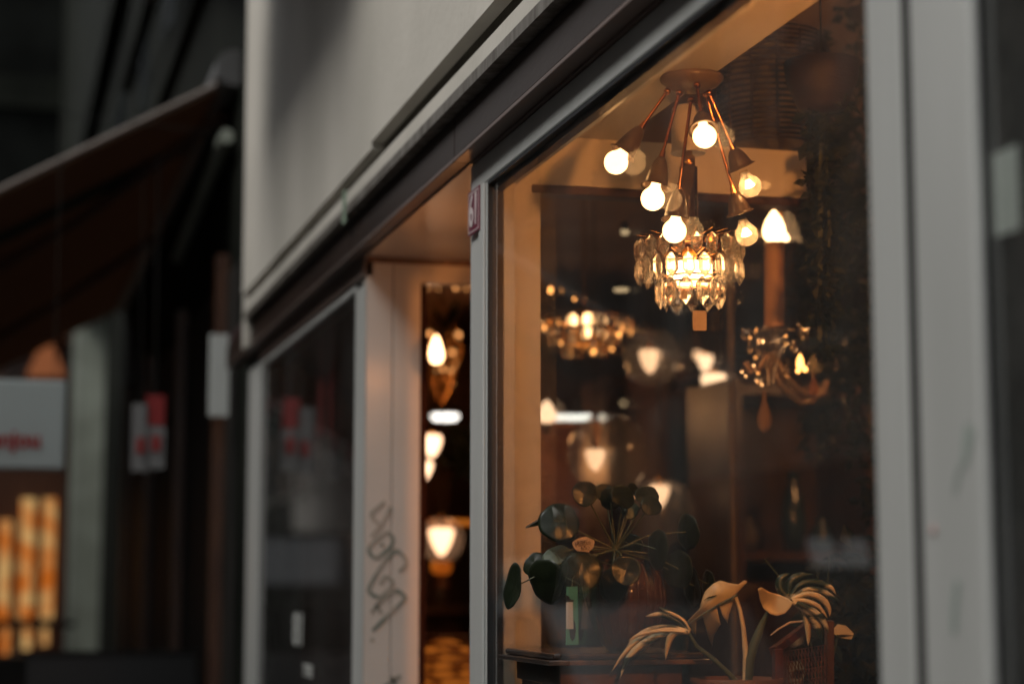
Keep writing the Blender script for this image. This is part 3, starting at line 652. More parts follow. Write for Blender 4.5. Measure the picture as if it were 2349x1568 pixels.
# pot
pb = gp(930, 1180); pcn = Vector((pb.x, pb.y + .04, zT))
ph_ = gp(930, 640).z - zT
pl = thing('pilea_plant', 'pilea with round dark green leaves in an amber glass pot', 'potted plant', pcn)
obj('glass_pot', MB().lathe([(0, .001), (.036, .001), (.042, .010), (.062, ph_ * .28), (.074, ph_ * .55), (.070, ph_ * .80), (.054, ph_ * .96), (.059, ph_), (.052, ph_), (.058, ph_ * .8), (.055, ph_ * .3), (0, .015)], pcn, n=48), K['amberglass'], pl)
rbs = MB()
for k in range(24):
    a = 2 * math.pi * k / 24; rbs.tube([pcn + Vector((math.cos(a) * r_, math.sin(a) * r_, h_)) for r_, h_ in ((.0425, .012), (.0625, ph_ * .28), (.0745, ph_ * .55), (.0705, ph_ * .80), (.056, ph_ * .95))], .0022, 6)
obj('pot_ribs', rbs, K['amberglass'], pl)
obj('soil', MB().lathe([(0, ph_ * .8), (.055, ph_ * .8)], pcn, n=20), K['dark'], pl)
crown = gp(825, 585)
leaves = [(645, 255, 76, 74, 0, -.02), (795, 285, 64, 66, 0, .01), (872, 266, 78, 60, 40, -.03), (1010, 272, 72, 54, 10, .0), (1035, 322, 64, 54, 20, -.03), (910, 350, 55, 50, 0, .02), (925, 230, 40, 30, 50, .03),
          (495, 420, 122, 108, 10, -.03), (480, 608, 88, 46, -15, -.02), (235, 800, 44, 136, 12, -.03), (420, 775, 108, 138, -20, -.04), (625, 712, 124, 116, 0, -.07), (885, 706, 88, 84, 0, -.09),
          (1060, 580, 52, 121, 4, -.05), (1242, 480, 58, 108, 0, .01), (1200, 700, 82, 112, 8, .0), (800, 800, 78, 98, 0, -.05), (345, 660, 78, 50, -40, -.0), (1290, 800, 42, 130, -6, .02), (1365, 785, 32, 84, 0, .03), (925, 560, 58, 70, 0, .05), (760, 250, 60, 50, 0, .06)]
def disc_leaf(c, rx, ry, rot, cup=.10):
    """round peltate leaf: a true disc turned so it looks rx by ry"""
    big, small = max(rx, ry), min(rx, ry)
    a = R(-rot) + (0 if rx >= ry else math.pi / 2)
    e1 = RT * math.cos(a) + UP * math.sin(a); e2 = -RT * math.sin(a) + UP * math.cos(a)
    k = min(1, small / big); e2 = e2 * k + FW * math.sqrt(1 - k * k); nn = e1.cross(e2).normalized()
    vs = [c - nn * big * .02]; fs = []; n = 28; rings = (.12, .35, .6, .85, 1.0)
    for j, q in enumerate(rings):
        for i in range(n):
            t = 2 * math.pi * i / n; w = 1 + .03 * math.sin(3 * t + rot) + .02 * math.sin(7 * t)
            vs.append(c + (e1 * math.cos(t) + e2 * math.sin(t)) * big * q * w + nn * big * (cup * q * q + .03 * q * math.sin(4 * t + rot)))
    fs += [(0, 1 + i, 1 + (i + 1) % n) for i in range(n)]
    for j in range(len(rings) - 1):
        fs += [(1 + j * n + i, 1 + (j + 1) * n + i, 1 + (j + 1) * n + (i + 1) % n, 1 + j * n + (i + 1) % n) for i in range(n)]
    return MB().add(vs, fs, True)
for i, (x, y, rx, ry, rot, dd) in enumerate(leaves):
    c = gp(x, y, dd)
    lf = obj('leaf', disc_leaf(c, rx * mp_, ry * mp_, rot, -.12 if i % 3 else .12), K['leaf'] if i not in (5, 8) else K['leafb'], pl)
    m = lf.modifiers.new('solid', 'SOLIDIFY'); m.thickness = .0008
    mid = crown.lerp(c, .5) + Vector((0, 0, .012 if y > 450 else 0))
    obj('leaf_stalk', MB().tube([crown, mid, c + FW * .002], [.0022, .0017, .0012], 6), K['stem'], pl)
tip = gp(297, 457); ba = gp(378, 428)
obj('leaf', MB().prism([tip, ba + UP * .006, ba - UP * .004], FW * .03), K['leaf'], pl)
obj('trunk', MB().tube([crown + Vector((0, 0, .01)), crown - Vector((0, 0, .03))], .008, 8), K['stem'], pl)
# plant label card
VT = lambda x, y: ((2260 + x / 13.064) * .5733, (2120 + y / 13.064) * .5733)
tgo = [(370, 690), (400, 600), (560, 480), (860, 370), (1140, 320), (1280, 400), (1520, 520), (1540, 640), (1490, 900), (1420, 980), (1290, 1050), (1255, 1120), (1270, 1195), (1100, 1130), (850, 1095), (650, 1095), (520, 980), (420, 830)]
DQ = DT - .06
tg = thing('plant_price_card', 'kraft card with handwriting and price 65,- stuck in the pilea', 'price card', at(*VT(900, 700), D=DQ))
tpts = [at(*VT(*p), D=DQ) for p in tgo]
obj('card_face', MB().prism(tpts[::-1], FW * .0006), K['card'], tg)
obj('card_stick', MB().tube([at(*VT(1230, 1150), D=DQ + .001), at(*VT(1330, 1500), D=DQ + .02), crown - Vector((0, 0, .03))], .001, 6), K['stem'], tg)
for body, (x, y), sz, an in (('sugar', (890, 570), 20, 6), ('Mojito', (930, 700), 24, 12), ('65,-', (1070, 920), 25, 14)):
    Mt = Matrix.Translation(at(*VT(x, y), D=DQ - .0012)) @ Matrix((RT, UP, -FW)).transposed().to_4x4() @ Matrix.Rotation(R(an), 4, 'Z') @ Matrix.Shear('XZ', 4, (0, 0)) 
    me = text_mesh(body, sz * .5733 * px_m(DQ), Mt, .0002, -.00002)
    me.transform(Matrix.Translation(-WL[tg.name])); obj('handwriting', me, K['ink'], tg)
# teal card with white label
VQ = lambda x, y: ((2200 + x / 3.918) * .5733, (2250 + y / 3.918) * .5733)
DK = DT - .12
tk = thing('teal_plant_label', 'narrow teal plant card with white sticker hanging below the pilea', 'plant label', at(*VQ(345, 820), D=DK))
obj('card_face', MB().prism([at(*VQ(*p), D=DK) for p in ((255, 375), (245, 1285), (445, 1280), (432, 370))], FW * .0008), K['teal'], tk)
obj('white_sticker', MB().prism([at(*VQ(*p), D=DK - .0012) for p in ((250, 615), (252, 1035), (368, 1035), (357, 615))], FW * .0006), K['paper'], tk)
obj('plant_picture', MB().prism([at(*VQ(*p), D=DK - .0006) for p in ((372, 880), (395, 950), (405, 1060), (385, 1180), (350, 1230), (315, 1170), (300, 1040), (368, 1039))][::-1], FW * .0002).prism([at(*VQ(*p), D=DK - .0006) for p in ((255, 505), (255, 612), (360, 612), (380, 575), (330, 575), (290, 520))][::-1], FW * .0002), K['dark'], tk)
obj('card_loop', MB().tube([at(*VQ(345, 380), D=DK + .001), at(*VQ(350, 250), D=DK + .04), gp(700, 600)], .0008, 6), K['stem'], tk)

# variegated monstera
def sheet(outline, dfun, D0, m, name, parent, thick=.0008):
    bm = bmesh.new()
    vs = [bm.verts.new((x, -y, 0)) for x, y in outline]
    f = bm.faces.new(vs); bmesh.ops.triangulate(bm, faces=[f], quad_method='BEAUTY', ngon_method='BEAUTY')
    for _ in range(3):
        ed = [e for e in bm.edges if e.calc_length() > 22]
        if not ed: break
        bmesh.ops.subdivide_edges(bm, edges=ed, cuts=1); bmesh.ops.triangulate(bm, faces=bm.faces)
    org = WL[parent.name]
    for v in bm.verts:
        x, y = v.co.x, -v.co.y
        v.co = gp(x, y, D0 + dfun(x, y)) - org
    me = bpy.data.meshes.new(name); bm.to_mesh(me); bm.free(); me.polygons.foreach_set('use_smooth', [True] * len(me.polygons))
    o = obj(name, me, m, parent); md = o.modifiers.new('solid', 'SOLIDIFY'); md.thickness = thick; return o
mo = thing('variegated_monstera', 'variegated monstera with cream and dark green split leaves', 'potted plant', gp(1590, 1400, -.05))
wob = lambda cx_, cy_, k: (lambda x, y: k * (((x - cx_) / 150) ** 2 + ((y - cy_) / 150) ** 2) * .02 + .004 * math.sin(x / 37.) * math.cos(y / 29.))
sheet([(1240, 1010), (1290, 955), (1320, 925), (1335, 870), (1352, 828), (1395, 785), (1440, 765), (1492, 780), (1545, 788), (1578, 762), (1600, 772), (1565, 808), (1528, 845), (1510, 905), (1492, 960), (1482, 1015), (1450, 965), (1432, 905), (1418, 915), (1442, 1020), (1402, 1085), (1392, 1150), (1368, 1090), (1338, 978), (1300, 1000), (1297, 1080), (1275, 1070), (1268, 1035)], wob(1420, 880, 1.4), -.08, K['cream'], 'leaf', mo)
obj('leaf_slit', MB().prism([gp(*p, dd=-.086) for p in ((1338, 885), (1370, 860), (1425, 848), (1400, 862), (1360, 872))][::-1], FW * .001), K['greens'], mo)
obj('leaf_midrib', MB().tube([gp(x, y, -.083) for x, y in ((1540, 850), (1440, 900), (1340, 960), (1255, 1020))], [.0022, .0018, .0014, .0008], 6), K['leafb'], mo)
sheet([(1660, 812), (1682, 803), (1730, 832), (1790, 848), (1835, 868), (1868, 892), (1850, 925), (1820, 958), (1775, 972), (1735, 962), (1695, 930), (1672, 880)], wob(1760, 900, -1.6), -.07, K['cream'], 'leaf', mo)
def lobe(mb, pts, w, D0, k=.0):
    P = [gp(x, y, D0 + k * i) for i, (x, y) in enumerate(pts)]
    sm = []
    n = len(P) - 1
    for i in range(n):
        a, b, c, d = P[max(i - 1, 0)], P[i], P[i + 1], P[min(i + 2, n)]
        for q in range(5):
            t = q / 5; sm.append(.5 * ((2 * b) + (c - a) * t + (2 * a - 5 * b + 4 * c - d) * t * t + (3 * b - a - 3 * c + d) * t ** 3))
    sm.append(P[-1]); m = len(sm); vs = []
    for i, p in enumerate(sm):
        t = i / (m - 1); d = (sm[min(i + 1, m - 1)] - sm[max(i - 1, 0)]).normalized(); sd_ = d.cross(FW).normalized()
        ww = w * 1.35 * mp_ * (.45 + 1.2 * t - 1.75 * t ** 3.2 if t < 1 else 0) ; ww = max(ww, .0002)
        vs += [p + sd_ * ww + FW * ww * .5, p + FW * 0, p - sd_ * ww + FW * ww * .5]
    return mb.add(vs, [f for i in range(m - 1) for f in ((3 * i, 3 * i + 1, 3 * i + 4, 3 * i + 3), (3 * i + 1, 3 * i + 2, 3 * i + 5, 3 * i + 4))], True)
def lobed(lobes, D0):
    for pts, w, k_, dd in lobes:
        o = obj('leaf_lobe', lobe(MB(), pts, w, D0 + dd, .003), K[k_], mo); md = o.modifiers.new('solid', 'SOLIDIFY'); md.thickness = .0007
lobed([([(1850, 878), (1800, 820), (1800, 760), (1850, 722)], 26, 'vari', 0), ([(1850, 875), (1850, 790), (1900, 745), (1990, 728)], 24, 'vari', .004),
       ([(1855, 868), (1900, 800), (1980, 775), (2080, 800), (2120, 845)], 17, 'vari', -.004), ([(1858, 872), (1940, 818), (2030, 822), (2100, 862), (2145, 890)], 13, 'vari', -.010),
       ([(1860, 876), (1950, 846), (2030, 868), (2078, 925), (2082, 975)], 17, 'cream', -.014), ([(1862, 882), (1940, 885), (2020, 920), (2070, 985)], 13, 'cream', -.018)], -.03)
lobed([([(1868, 892), (1930, 940), (1950, 1010), (1958, 1090), (1955, 1150)], 15, 'cream', 0), ([(1885, 900), (1960, 950), (2010, 1030), (2030, 1110)], 24, 'vari', -.006), ([(1890, 895), (1990, 945), (2050, 1010), (2078, 1078)], 16, 'vari', -.012)], -.085)
lobed([([(1262, 1062), (1200, 1010), (1130, 960), (1080, 920)], 22, 'vari', 0), ([(1255, 1066), (1180, 1000), (1090, 965), (1000, 975)], 17, 'vari', -.004), ([(1262, 1058), (1225, 1000), (1160, 960), (1110, 940)], 9, 'cream', -.010)], -.05)
lobed([([(1262, 1066), (1150, 1040), (1040, 1050), (950, 1095), (890, 1150)], 15, 'vari', 0), ([(1258, 1068), (1120, 1055), (980, 1100), (880, 1190), (800, 1300)], 15, 'cream', -.006), ([(1250, 1070), (1120, 1075), (1000, 1130), (900, 1220), (850, 1340)], 19, 'vari', -.012),
       ([(1240, 1070), (1180, 1070), (1140, 1120), (1118, 1228)], 18, 'cream', -.018), ([(1225, 1066), (1090, 1062), (960, 1085), (900, 1120)], 9, 'cream', -.02)], -.08)
for pts, rr_, kk in (([(1528, 850), (1556, 940), (1575, 1040), (1590, 1200), (1590, 1390)], [.0035, .004, .0045, .006, .007], 'cream'), ([(1728, 930), (1690, 1010), (1650, 1110), (1612, 1220), (1600, 1390)], [.003, .006, .009, .010, .009], 'leafb'), ([(1250, 1060), (1300, 1150), (1400, 1225), (1480, 1300), (1560, 1390)], [.003, .004, .0045, .005, .006], 'leafb'), ([(1950, 1000), (1850, 1010), (1780, 1050), (1735, 1085)], [.0015, .002, .002, .001], 'card')):
    obj('leaf_stalk', MB().tube([gp(x, y, -.06) for x, y in pts], rr_, 8), K[kk], mo)
pr_ = gp(1540, 1400, -.02); 
obj('pot', MB().lathe([(0, -.16), (.06, -.16), (.085, .0), (.088, .012), (.08, .012), (.078, 0), (0, -.01)], Vector((pr_.x, pr_.y, gp(1540, 1372).z)), n=32), mat('terracotta', (.14, .055, .028), .6, (.10, .04, .02), 9), mo)
# sword-leaf plant behind
sw = thing('arching_leaf_plant', 'plant with dark arching leaves and one pale leaf behind the monstera', 'potted plant', gp(2050, 1380, .25))
for pts, m_ in (([(1668, 695), (1700, 640), (1760, 618), (1700, 650)], 'greens'), ([(2078, 720), (2070, 650), (2082, 600), (2092, 680)], 'greens'), ([(2090, 1065), (2130, 1020), (2180, 1030), (2225, 1075), (2210, 1110), (2140, 1100)], 'cream'), ([(2080, 1105), (2150, 1080), (2230, 1085), (2160, 1100)], 'greens'), ([(1990, 700), (2030, 735), (2010, 690)], 'greens')):
    obj('leaf', MB().prism([gp(x, y, .2) for x, y in pts], FW * .002), K[m_], sw)
stm = MB()
for x, y in ((1700, 640), (2080, 650), (2130, 1080), (2010, 720)): stm.tube([gp(x, y, .2), gp((x + 2050) / 2, y + 200, .22), gp(2050, 1380, .25)], .002, 6)
obj('leaf_stalk', stm, K['stem'], sw)
obj('pot', MB().lathe([(0, -.1), (.05, -.1), (.07, .0), (.06, 0), (0, -.01)], gp(2050, 1400, .25), n=24), K['dark'], sw)
# cane chair back
chx = thing('cane_chair', 'red brown wooden chair with woven cane back under the monstera', 'chair', (gp(1900, 1373, .05).x, gp(1900, 1373, .05).y, .6))
def bar(mb, a, b, w): return mb.tube([a, b], w, 4, smooth=False)
obj('back_rail', bar(MB(), gp(1752, 1180, 0), gp(1965, 1018, .12), .011), K['redwood'], chx, bevel=.002)
obj('back_post', bar(MB(), gp(1776, 1165, 0), gp(1776, 1600, 0), .012), K['redwood'], chx, bevel=.002)
obj('back_post', bar(MB(), gp(2080, 1000, .15), gp(2080, 1600, .15), .010), K['wood'], chx)
obj('seat', MB().box(gp(1776, 1600, 0).x - .03, gp(2080, 1600, .15).x + .05, gp(1776, 1600, 0).y - .02, gp(2080, 1600, .15).y + .3, 1.02, 1.05), K['redwood'], chx)
for a_, b_ in ((0, 0), (.2, .3), (.2, 0), (0, .3)): obj('leg', MB().box(gp(1776, 1600, 0).x + a_, gp(1776, 1600, 0).x + a_ + .03, gp(1776, 1600, 0).y + b_, gp(1776, 1600, 0).y + b_ + .03, .6, 1.02), K['redwood'], chx)
cw = MB()
A_, B_ = gp(1800, 1185, .03), gp(2070, 1140, .16)
for k in range(15):
    t = k / 14; p = A_.lerp(B_, t); cw.tube([p, p - Vector((0, 0, .26))], .0011, 4)
for k in range(14):
    dz = Vector((0, 0, -.26 * k / 13)); cw.tube([A_ + dz, B_ + dz], .0011, 4)
for k in range(-12, 15):
    a = A_.lerp(B_, max(0, k / 14)) - Vector((0, 0, .26 * max(0, -k / 14))); n_ = min(14 - max(0, k), 14 - max(0, -k)) / 14
    b = a + (B_ - A_) * n_ - Vector((0, 0, .26 * n_)); cw.tube([a, b], .0010, 4)
obj('cane_webbing', cw, K['cane'], chx)

# ---- foliage helper: clumps of real leaf blades through a volume
def leafy(mb, centre, rad, n, size, sc=(1, 1, 1)):
    for _ in range(n):
        d = Vector((random.gauss(0, 1), random.gauss(0, 1), random.gauss(0, 1))).normalized() * rad * random.random() ** .45
        c = centre + Vector((d.x * sc[0], d.y * sc[1], d.z * sc[2]))
        u = Vector((random.gauss(0, 1), random.gauss(0, 1), random.gauss(-.4, .8))).normalized(); v = u.orthogonal().normalized()
        v = Matrix.Rotation(random.uniform(0, 6.3), 3, u) @ v; L_ = size * random.uniform(.6, 1.3); w = L_ * .3; nn = u.cross(v) * L_ * .12
        mb.add([c, c + u * L_ * .5 + v * w + nn, c + u * L_, c + u * L_ * .5 - v * w + nn], [(0, 1, 2), (0, 2, 3)])
def hanging_plant(px, y_top, y_bot, D, w, n, m_, label, size=.045):
    a, b = at(px, y_top, D=D), at(px, y_bot, D=D)
    t = thing('trailing_plant', label, 'hanging plant', (a.x, a.y, a.z), 'plants hanging behind the window')
    f = MB(); L_ = (a.z - b.z); kk = 9
    for i in range(kk):
        q = i / (kk - 1); leafy(f, Vector((a.x, a.y, a.z - L_ * q)) + RT * random.uniform(-.3, .3) * w, w * (1 - .35 * q) * random.uniform(.6, 1.1), n // kk, size)
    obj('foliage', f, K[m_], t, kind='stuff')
    stt = MB()
    for k in range(5): x = random.uniform(-w, w) * .5; stt.tube([(a.x + x * .3, a.y, a.z + .02), (a.x + x, a.y, a.z - L_ * .5), (a.x + x * .8, a.y + .02, b.z)], .0022, 5)
    obj('stem', stt, K['stem'], t)
    obj('basket', MB().lathe([(0, -.02), (.05, -.01), (.075, .05), (.08, .09), (.07, .09), (0, .07)], Vector((a.x, a.y, a.z)), n=20), K['rattan'], t)
    obj('hanger', MB().tube([(a.x, a.y, a.z + .08), (a.x, a.y, max(a.z + .2, 2.99))], .002, 5), K['dark'], t)
hanging_plant(1905, 120, 980, 5.6, .13, 700, 'greens', 'dark green plant trailing beside the near window post')
hanging_plant(1990, 40, 1150, 5.0, .12, 700, 'greens', 'very dark leafy plant trailing closest to the near post')
hanging_plant(1840, 380, 800, 6.6, .14, 380, 'olive', 'olive leafed plant trailing behind the flame bulb')
hanging_plant(1885, 240, 800, 4.12, .05, 420, 'greens', 'thin dark plant trailing over the right end of the lit header', .035)
fp = thing('floor_plant', 'bushy dark green plant low beside the near window post', 'potted plant', at(2040, 1560, D=4.1))
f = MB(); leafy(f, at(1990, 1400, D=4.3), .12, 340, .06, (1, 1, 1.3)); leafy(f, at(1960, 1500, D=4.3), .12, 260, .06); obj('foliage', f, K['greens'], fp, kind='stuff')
obj('pot', MB().lathe([(0, -.25), (.06, -.25), (.08, -.1), (0, -.1)], at(2040, 1640, D=4.2), n=20), K['dark'], fp)
dp = thing('doorway_plant', 'green plant in front of lamps seen through the doorway', 'hanging plant', at(1048, 1000, D=8.0))
f = MB(); leafy(f, at(1058, 1020, D=8.0), .08, 80, .06); leafy(f, at(1062, 1050, D=8.0), .08, 80, .06); obj('foliage', f, K['greens'], dp, kind='stuff')
f = MB(); c9 = at(1020, 760, D=7.2)
for dx_, dz_ in ((-.05, .10), (-.03, .07), (.05, .13), (.035, .09), (.06, .10)): f.prism([c9, c9 + Vector((dx_ * .5 - .012, 0, dz_ * .6)), c9 + Vector((dx_, 0, dz_)), c9 + Vector((dx_ * .5 + .014, 0, dz_ * .5))], (0, .004, 0))
obj('spiky_air_plant', f, K['greens'], None, 'dark spiky air plant sitting on the golden drop chandelier', 'plant', loc=c9)

# unseen lamps added to light display and shop; doorway lamp inferred from its reflection
K['displayfill'] = emis('display_fill_glow', (1, .34, .08), 600)
K['lowfill'] = emis('low_fill_glow', (1, .38, .12), 24)
def small_lamp(c, rr, top, label, m_='displayfill'):
    t = thing('unseen_ball_lamp', label, 'pendant lamp', c)
    obj('ball', MB().ball(c, rr, 20, 12), K[m_], t)
    obj('cap', MB().lathe([(rr * .5, rr * .9), (rr * .45, rr * 1.25), (.006, rr * 1.5)], c, n=16), K['brass'], t)
    obj('cord', MB().tube([Vector(c) + Vector((0, 0, rr * 1.4)), Vector((c[0], c[1], top))], .002, 5), K['dark'], t)
small_lamp(Vector((1.112, 2.03, 2.26)), .036, z_c, 'unseen ball lamp added behind the near post to light the display')
small_lamp(Vector((1.112, 2.03, 1.80)), .036, z_c, 'lower unseen ball lamp added behind the near post to light the plants', 'lowfill')
K['spotdim'] = emis('dim_lamp_glow', (1, .36, .10), 4)
small_lamp(Vector((1.17, 4.62, 2.20)), .045, z_s, 'glowing ball lamp hanging in the doorway behind the numbered post', 'spotdim')
K['deepfill'] = emis('deep_fill_glow', (1, .45, .18), 26)
K['sidefill'] = emis('side_fill_glow', (1, .43, .16), 9)
small_lamp(Vector((9.4 * math.tan(R(14.35)), 9.4, 2.15)), .075, 2.99, 'unseen ball lamp added at the back of the shop behind the orange lit jamb', 'deepfill')  # hidden balls from here on are added to brighten the deep shop
small_lamp(Vector((7.0 * math.tan(R(14.5)), 7.0, 2.2)), .06, 2.99, 'unseen ball lamp added half way down the shop behind the orange lit jamb', 'sidefill')
small_lamp(Vector((5.2 * math.tan(R(26.4)), 5.2, 2.2)), .07, 2.99, 'unseen ball lamp added inside the shop behind the near window post', 'sidefill')
# rattan lamp basket, upper right, with glints
rb_c = at(1760, 215, D=4.5)
rb = thing('rattan_hanging_lamp', 'dark rattan basket lamp with orange glints hanging above the header', 'pendant lamp', rb_c)
rm = MB()
for k in range(22):
    z_ = .13 - .26 * k / 21; r_ = .125 + .02 * math.sin(k * .3)
    rm.lathe([(r_, z_ - .003), (r_ + .004, z_), (r_, z_ + .003), (r_ - .004, z_), (r_, z_ - .003)], rb_c, n=28)
obj('woven_bands', rm, K['rattan'], rb)
rs_ = MB()
for k in range(14): a = 2 * math.pi * k / 14; rs_.tube([rb_c + Vector((math.cos(a) * .128, math.sin(a) * .128, -.13)), rb_c + Vector((math.cos(a) * .128, math.sin(a) * .128, .13))], .003, 5)
obj('uprights', rs_, K['rattan'], rb)
obj('amber_liner', MB().lathe([(.08, -.12), (.10, 0), (.08, .10)], rb_c, n=20), emis('liner_glow', (.75, .22, .04), .03, (.3, .07, .015), 45), rb)
obj('hanger', MB().tube([rb_c + Vector((0, 0, .12)), Vector((rb_c.x, rb_c.y, 2.99))], .003, 5), K['dark'], rb)

# shop furniture in the gloom
CABN = {}
def cabinet(px, D, w, h, m_, label, shelves=4):
    c = at(px, 1300, D=D); x, y = c.x, c.y
    t = thing('display_cabinet', label, 'cabinet', (x, y, 0), 'cabinets deep in the shop')
    CABN[t.name] = {1700: 'candle chandelier', 1560: 'price tag', 1300: 'golden chandelier', 1850: 'trailing plant', 1030: 'doorway'}[px]
    obj('side_panel', MB().box(x - w / 2, x - w / 2 + .04, y, y + .4, 0, h), K[m_], t); obj('side_panel', MB().box(x + w / 2 - .04, x + w / 2, y, y + .4, 0, h), K[m_], t)
    obj('back_panel', MB().box(x - w / 2 + .04, x + w / 2 - .04, y + .38, y + .4, 0, h), K['wood'], t)
    for k in range(shelves + 1): obj('shelf', MB().box(x - w / 2 + .041, x + w / 2 - .041, y + .01, y + .379, .05 + (h - .1) * k / shelves, .08 + (h - .1) * k / shelves), K[m_], t)
cabinet(1700, 7.2, .62, 2.35, 'wood', 'tall brown shelf cabinet behind the candle chandelier')
cabinet(1560, 9.0, .7, 2.5, 'wood', 'dark shelf cabinet far behind the kraft price tag')
cabinet(1300, 9.5, .7, 2.4, 'wood2', 'brown shelf cabinet far behind the golden chandelier')
cabinet(1850, 6.2, .5, 2.2, 'wood', 'dark shelf cabinet behind the trailing plants')
cabinet(1030, 10.6, .9, 1.9, 'wood2', 'brown shelf cabinet at the far end of the doorway view')
VM = [K['brass'], K['amberglass'], K['chrome'], K['paper'], mat('green_glass_vase', (.03, .10, .05), .08, coat=1), K['plate'], mat('blue_vase', (.03, .06, .09), .15, coat=1)]
kinds = ('tall brass', 'amber glass', 'polished metal', 'pale ceramic', 'green glass', 'cream ceramic', 'dark blue')
for cab in [o for o in COL.objects if o.name.startswith('display_cabinet')]:
    sides = [o for o in cab.children if o.name.startswith('side_panel')]
    shelves_ = [o for o in cab.children if o.name.startswith('shelf')]
    for k, sh in enumerate(shelves_[1:-1]):
        bb_ = [Vector(c_) for c_ in sh.bound_box]; x0_, x1_ = min(c_.x for c_ in bb_), max(c_.x for c_ in bb_); zt_ = max(c_.z for c_ in bb_); yf_ = min(c_.y for c_ in bb_)
        for q in range(3):
            h_ = random.uniform(.10, .26); r_ = random.uniform(.03, .065); mi = random.randrange(7)
            p = WL[cab.name] + Vector((x0_ + (x1_ - x0_) * (q + .5) / 3 + random.uniform(-.03, .03), yf_ + random.uniform(.08, .16), zt_ + .001))
            obj('vase', MB().lathe([(0, 0), (r_ * .6, 0), (r_, h_ * .35), (r_ * .75, h_ * .7), (r_ * .35, h_ * .85), (r_ * .5, h_), (r_ * .3, h_), (0, h_ * .6)], p, n=16), VM[mi], None, kinds[mi] + ' vase, ' + ('first', 'second', 'third')[q] + ' on the ' + ('lowest', 'middle', 'upper')[k] + ' shelf of the ' + CABN[cab.name] + ' cabinet', 'vase', 'vases on the shelf cabinets', loc=p)
pole = at(1677, 900, D=5.2)
obj('white_pole', MB().tube([(pole.x, pole.y, 0), (pole.x, pole.y, 3)], .011, 12), K['plate'], None, 'thin pale pole standing between the wide glowing shade and the drops', 'pole', loc=(pole.x, pole.y, 0))
cu = thing('brown_curtain', 'dark brown pleated curtain hanging left of the white pole', 'curtain', at(1620, 1100, D=8.0))
cm = MB(); c0 = at(1560, 1000, D=8.3); c1 = at(1665, 1000, D=8.3)
nP = 40; vs = []
for k in range(nP + 1):
    p = c0.lerp(c1, k / nP); o_ = .035 * math.sin(k * 1.1)
    vs += [Vector((p.x, p.y + o_, .05)), Vector((p.x, p.y + o_ * .7, 2.9))]
cm.add(vs, [(2 * k, 2 * k + 2, 2 * k + 3, 2 * k + 1) for k in range(nP)], True)
obj('cloth', cm, K['maroon'], cu); obj('curtain_rod', MB().tube([Vector((c0.x, c0.y, 2.92)), Vector((c1.x, c1.y, 2.92))], .012), K['brass'], cu)
# amber shelf, bowls and glowing basket in the doorway view
sh_ = thing('amber_lit_shelf', 'shelf edge glowing amber above the low globe in the doorway view', 'shelf', at(1040, 1197, D=7.8))
c = at(1040, 1197, D=7.8); obj('shelf_board', MB().box(c.x - .10, c.x + .25, c.y, c.y + .3, c.z - .012, c.z + .012), mat('honey_wood', (.75, .28, .05), .5, (.6, .2, .03), 9), sh_)
obj('glowing_edge', MB().box(c.x - .09, c.x + .24, c.y - .012, c.y - .004, c.z - .010, c.z + .010), emis('amber_strip', (1, .33, .04), .13, (.7, .18, .02), 14), sh_)  # emission puts the lit look into the gold wood edge
bw_ = thing('amber_bowl_lamp', 'small orange glowing glass bowl below the low globe', 'table lamp', at(1012, 1302, D=7.6))
obj('bowl', MB().lathe([(0, -.03), (.03, -.025), (.042, .0), (.038, .02), (0, .018)], at(1012, 1300, D=7.6), n=20), emis('bowl_glow', (1, .24, .02), .12, (.6, .12, .01), 12), bw_)
obj('foot', MB().tube([at(1012, 1315, D=7.6), at(1012, 1345, D=7.6)], [.01, .03], 12), K['wood'], bw_)
bk = thing('amber_woven_lamp', 'large woven lamp glowing orange low in the doorway view', 'table lamp', at(1020, 1540, D=7.0))
c = at(1020, 1545, D=7.0)
bm_ = MB()
for k in range(10):
    z_ = -.12 + .028 * k; r_ = math.sqrt(max(.0001, .15 ** 2 - z_ * z_ * .9)); bm_.lathe([(r_, z_ - .006), (r_ + .005, z_), (r_, z_ + .006), (r_ - .004, z_), (r_, z_ - .006)], c, n=24)
obj('woven_bands', bm_, K['wood'], bk); obj('glowing_liner', MB().ball(c, .125, 20, 12), emis('liner_amber', (1, .26, .03), .10, (.25, .05, .008), 16), bk)
tb = thing('side_table', 'dark side table carrying the woven amber lamp', 'table', (c.x, c.y, 0))
obj('table_top', MB().box(c.x - .3, c.x + .4, c.y - .25, c.y + .25, c.z - .17, c.z - .14), K['wood'], tb)
for a, b in ((-.27, -.22), (.35, -.22), (-.27, .2), (.35, .2)): obj('leg', MB().box(c.x + a, c.x + a + .03, c.y + b, c.y + b + .03, 0, c.z - .17), K['wood'], tb)

# far window contents: red strips
for k, (px, w, y0_, y1_, lab) in enumerate(((640, 16, 870, 1010, 'dull red cloth strip hanging at the far edge of the far window'), (668, 12, 850, 1010, 'narrow dark red cloth strip in the far window'), (735, 22, 775, 985, 'broad dark red cloth strip in the middle of the far window'), (760, 12, 720, 990, 'brightest red cloth strip near the doorway post'))):
    a, b = at(px, y0_, X=1.10), at(px, y1_, X=1.10); ww = w / FPX * a.y * a.y / 1.1 * .5
    obj('hanging_cloth_strip', MB().prism([Vector((1.10, a.y - ww, a.z)), Vector((1.10, a.y + ww, a.z)), Vector((1.104, a.y + ww * .8, b.z)), Vector((1.098, a.y - ww * .9, b.z - .03))], (.004, 0, 0)), K['red'], None, lab, 'cloth', 'red cloths in the far window', loc=a)
stk = thing('window_decal', 'white upright lettering decal low on the far window glass', 'window decal', at(684, 1446, X=FX + .010))
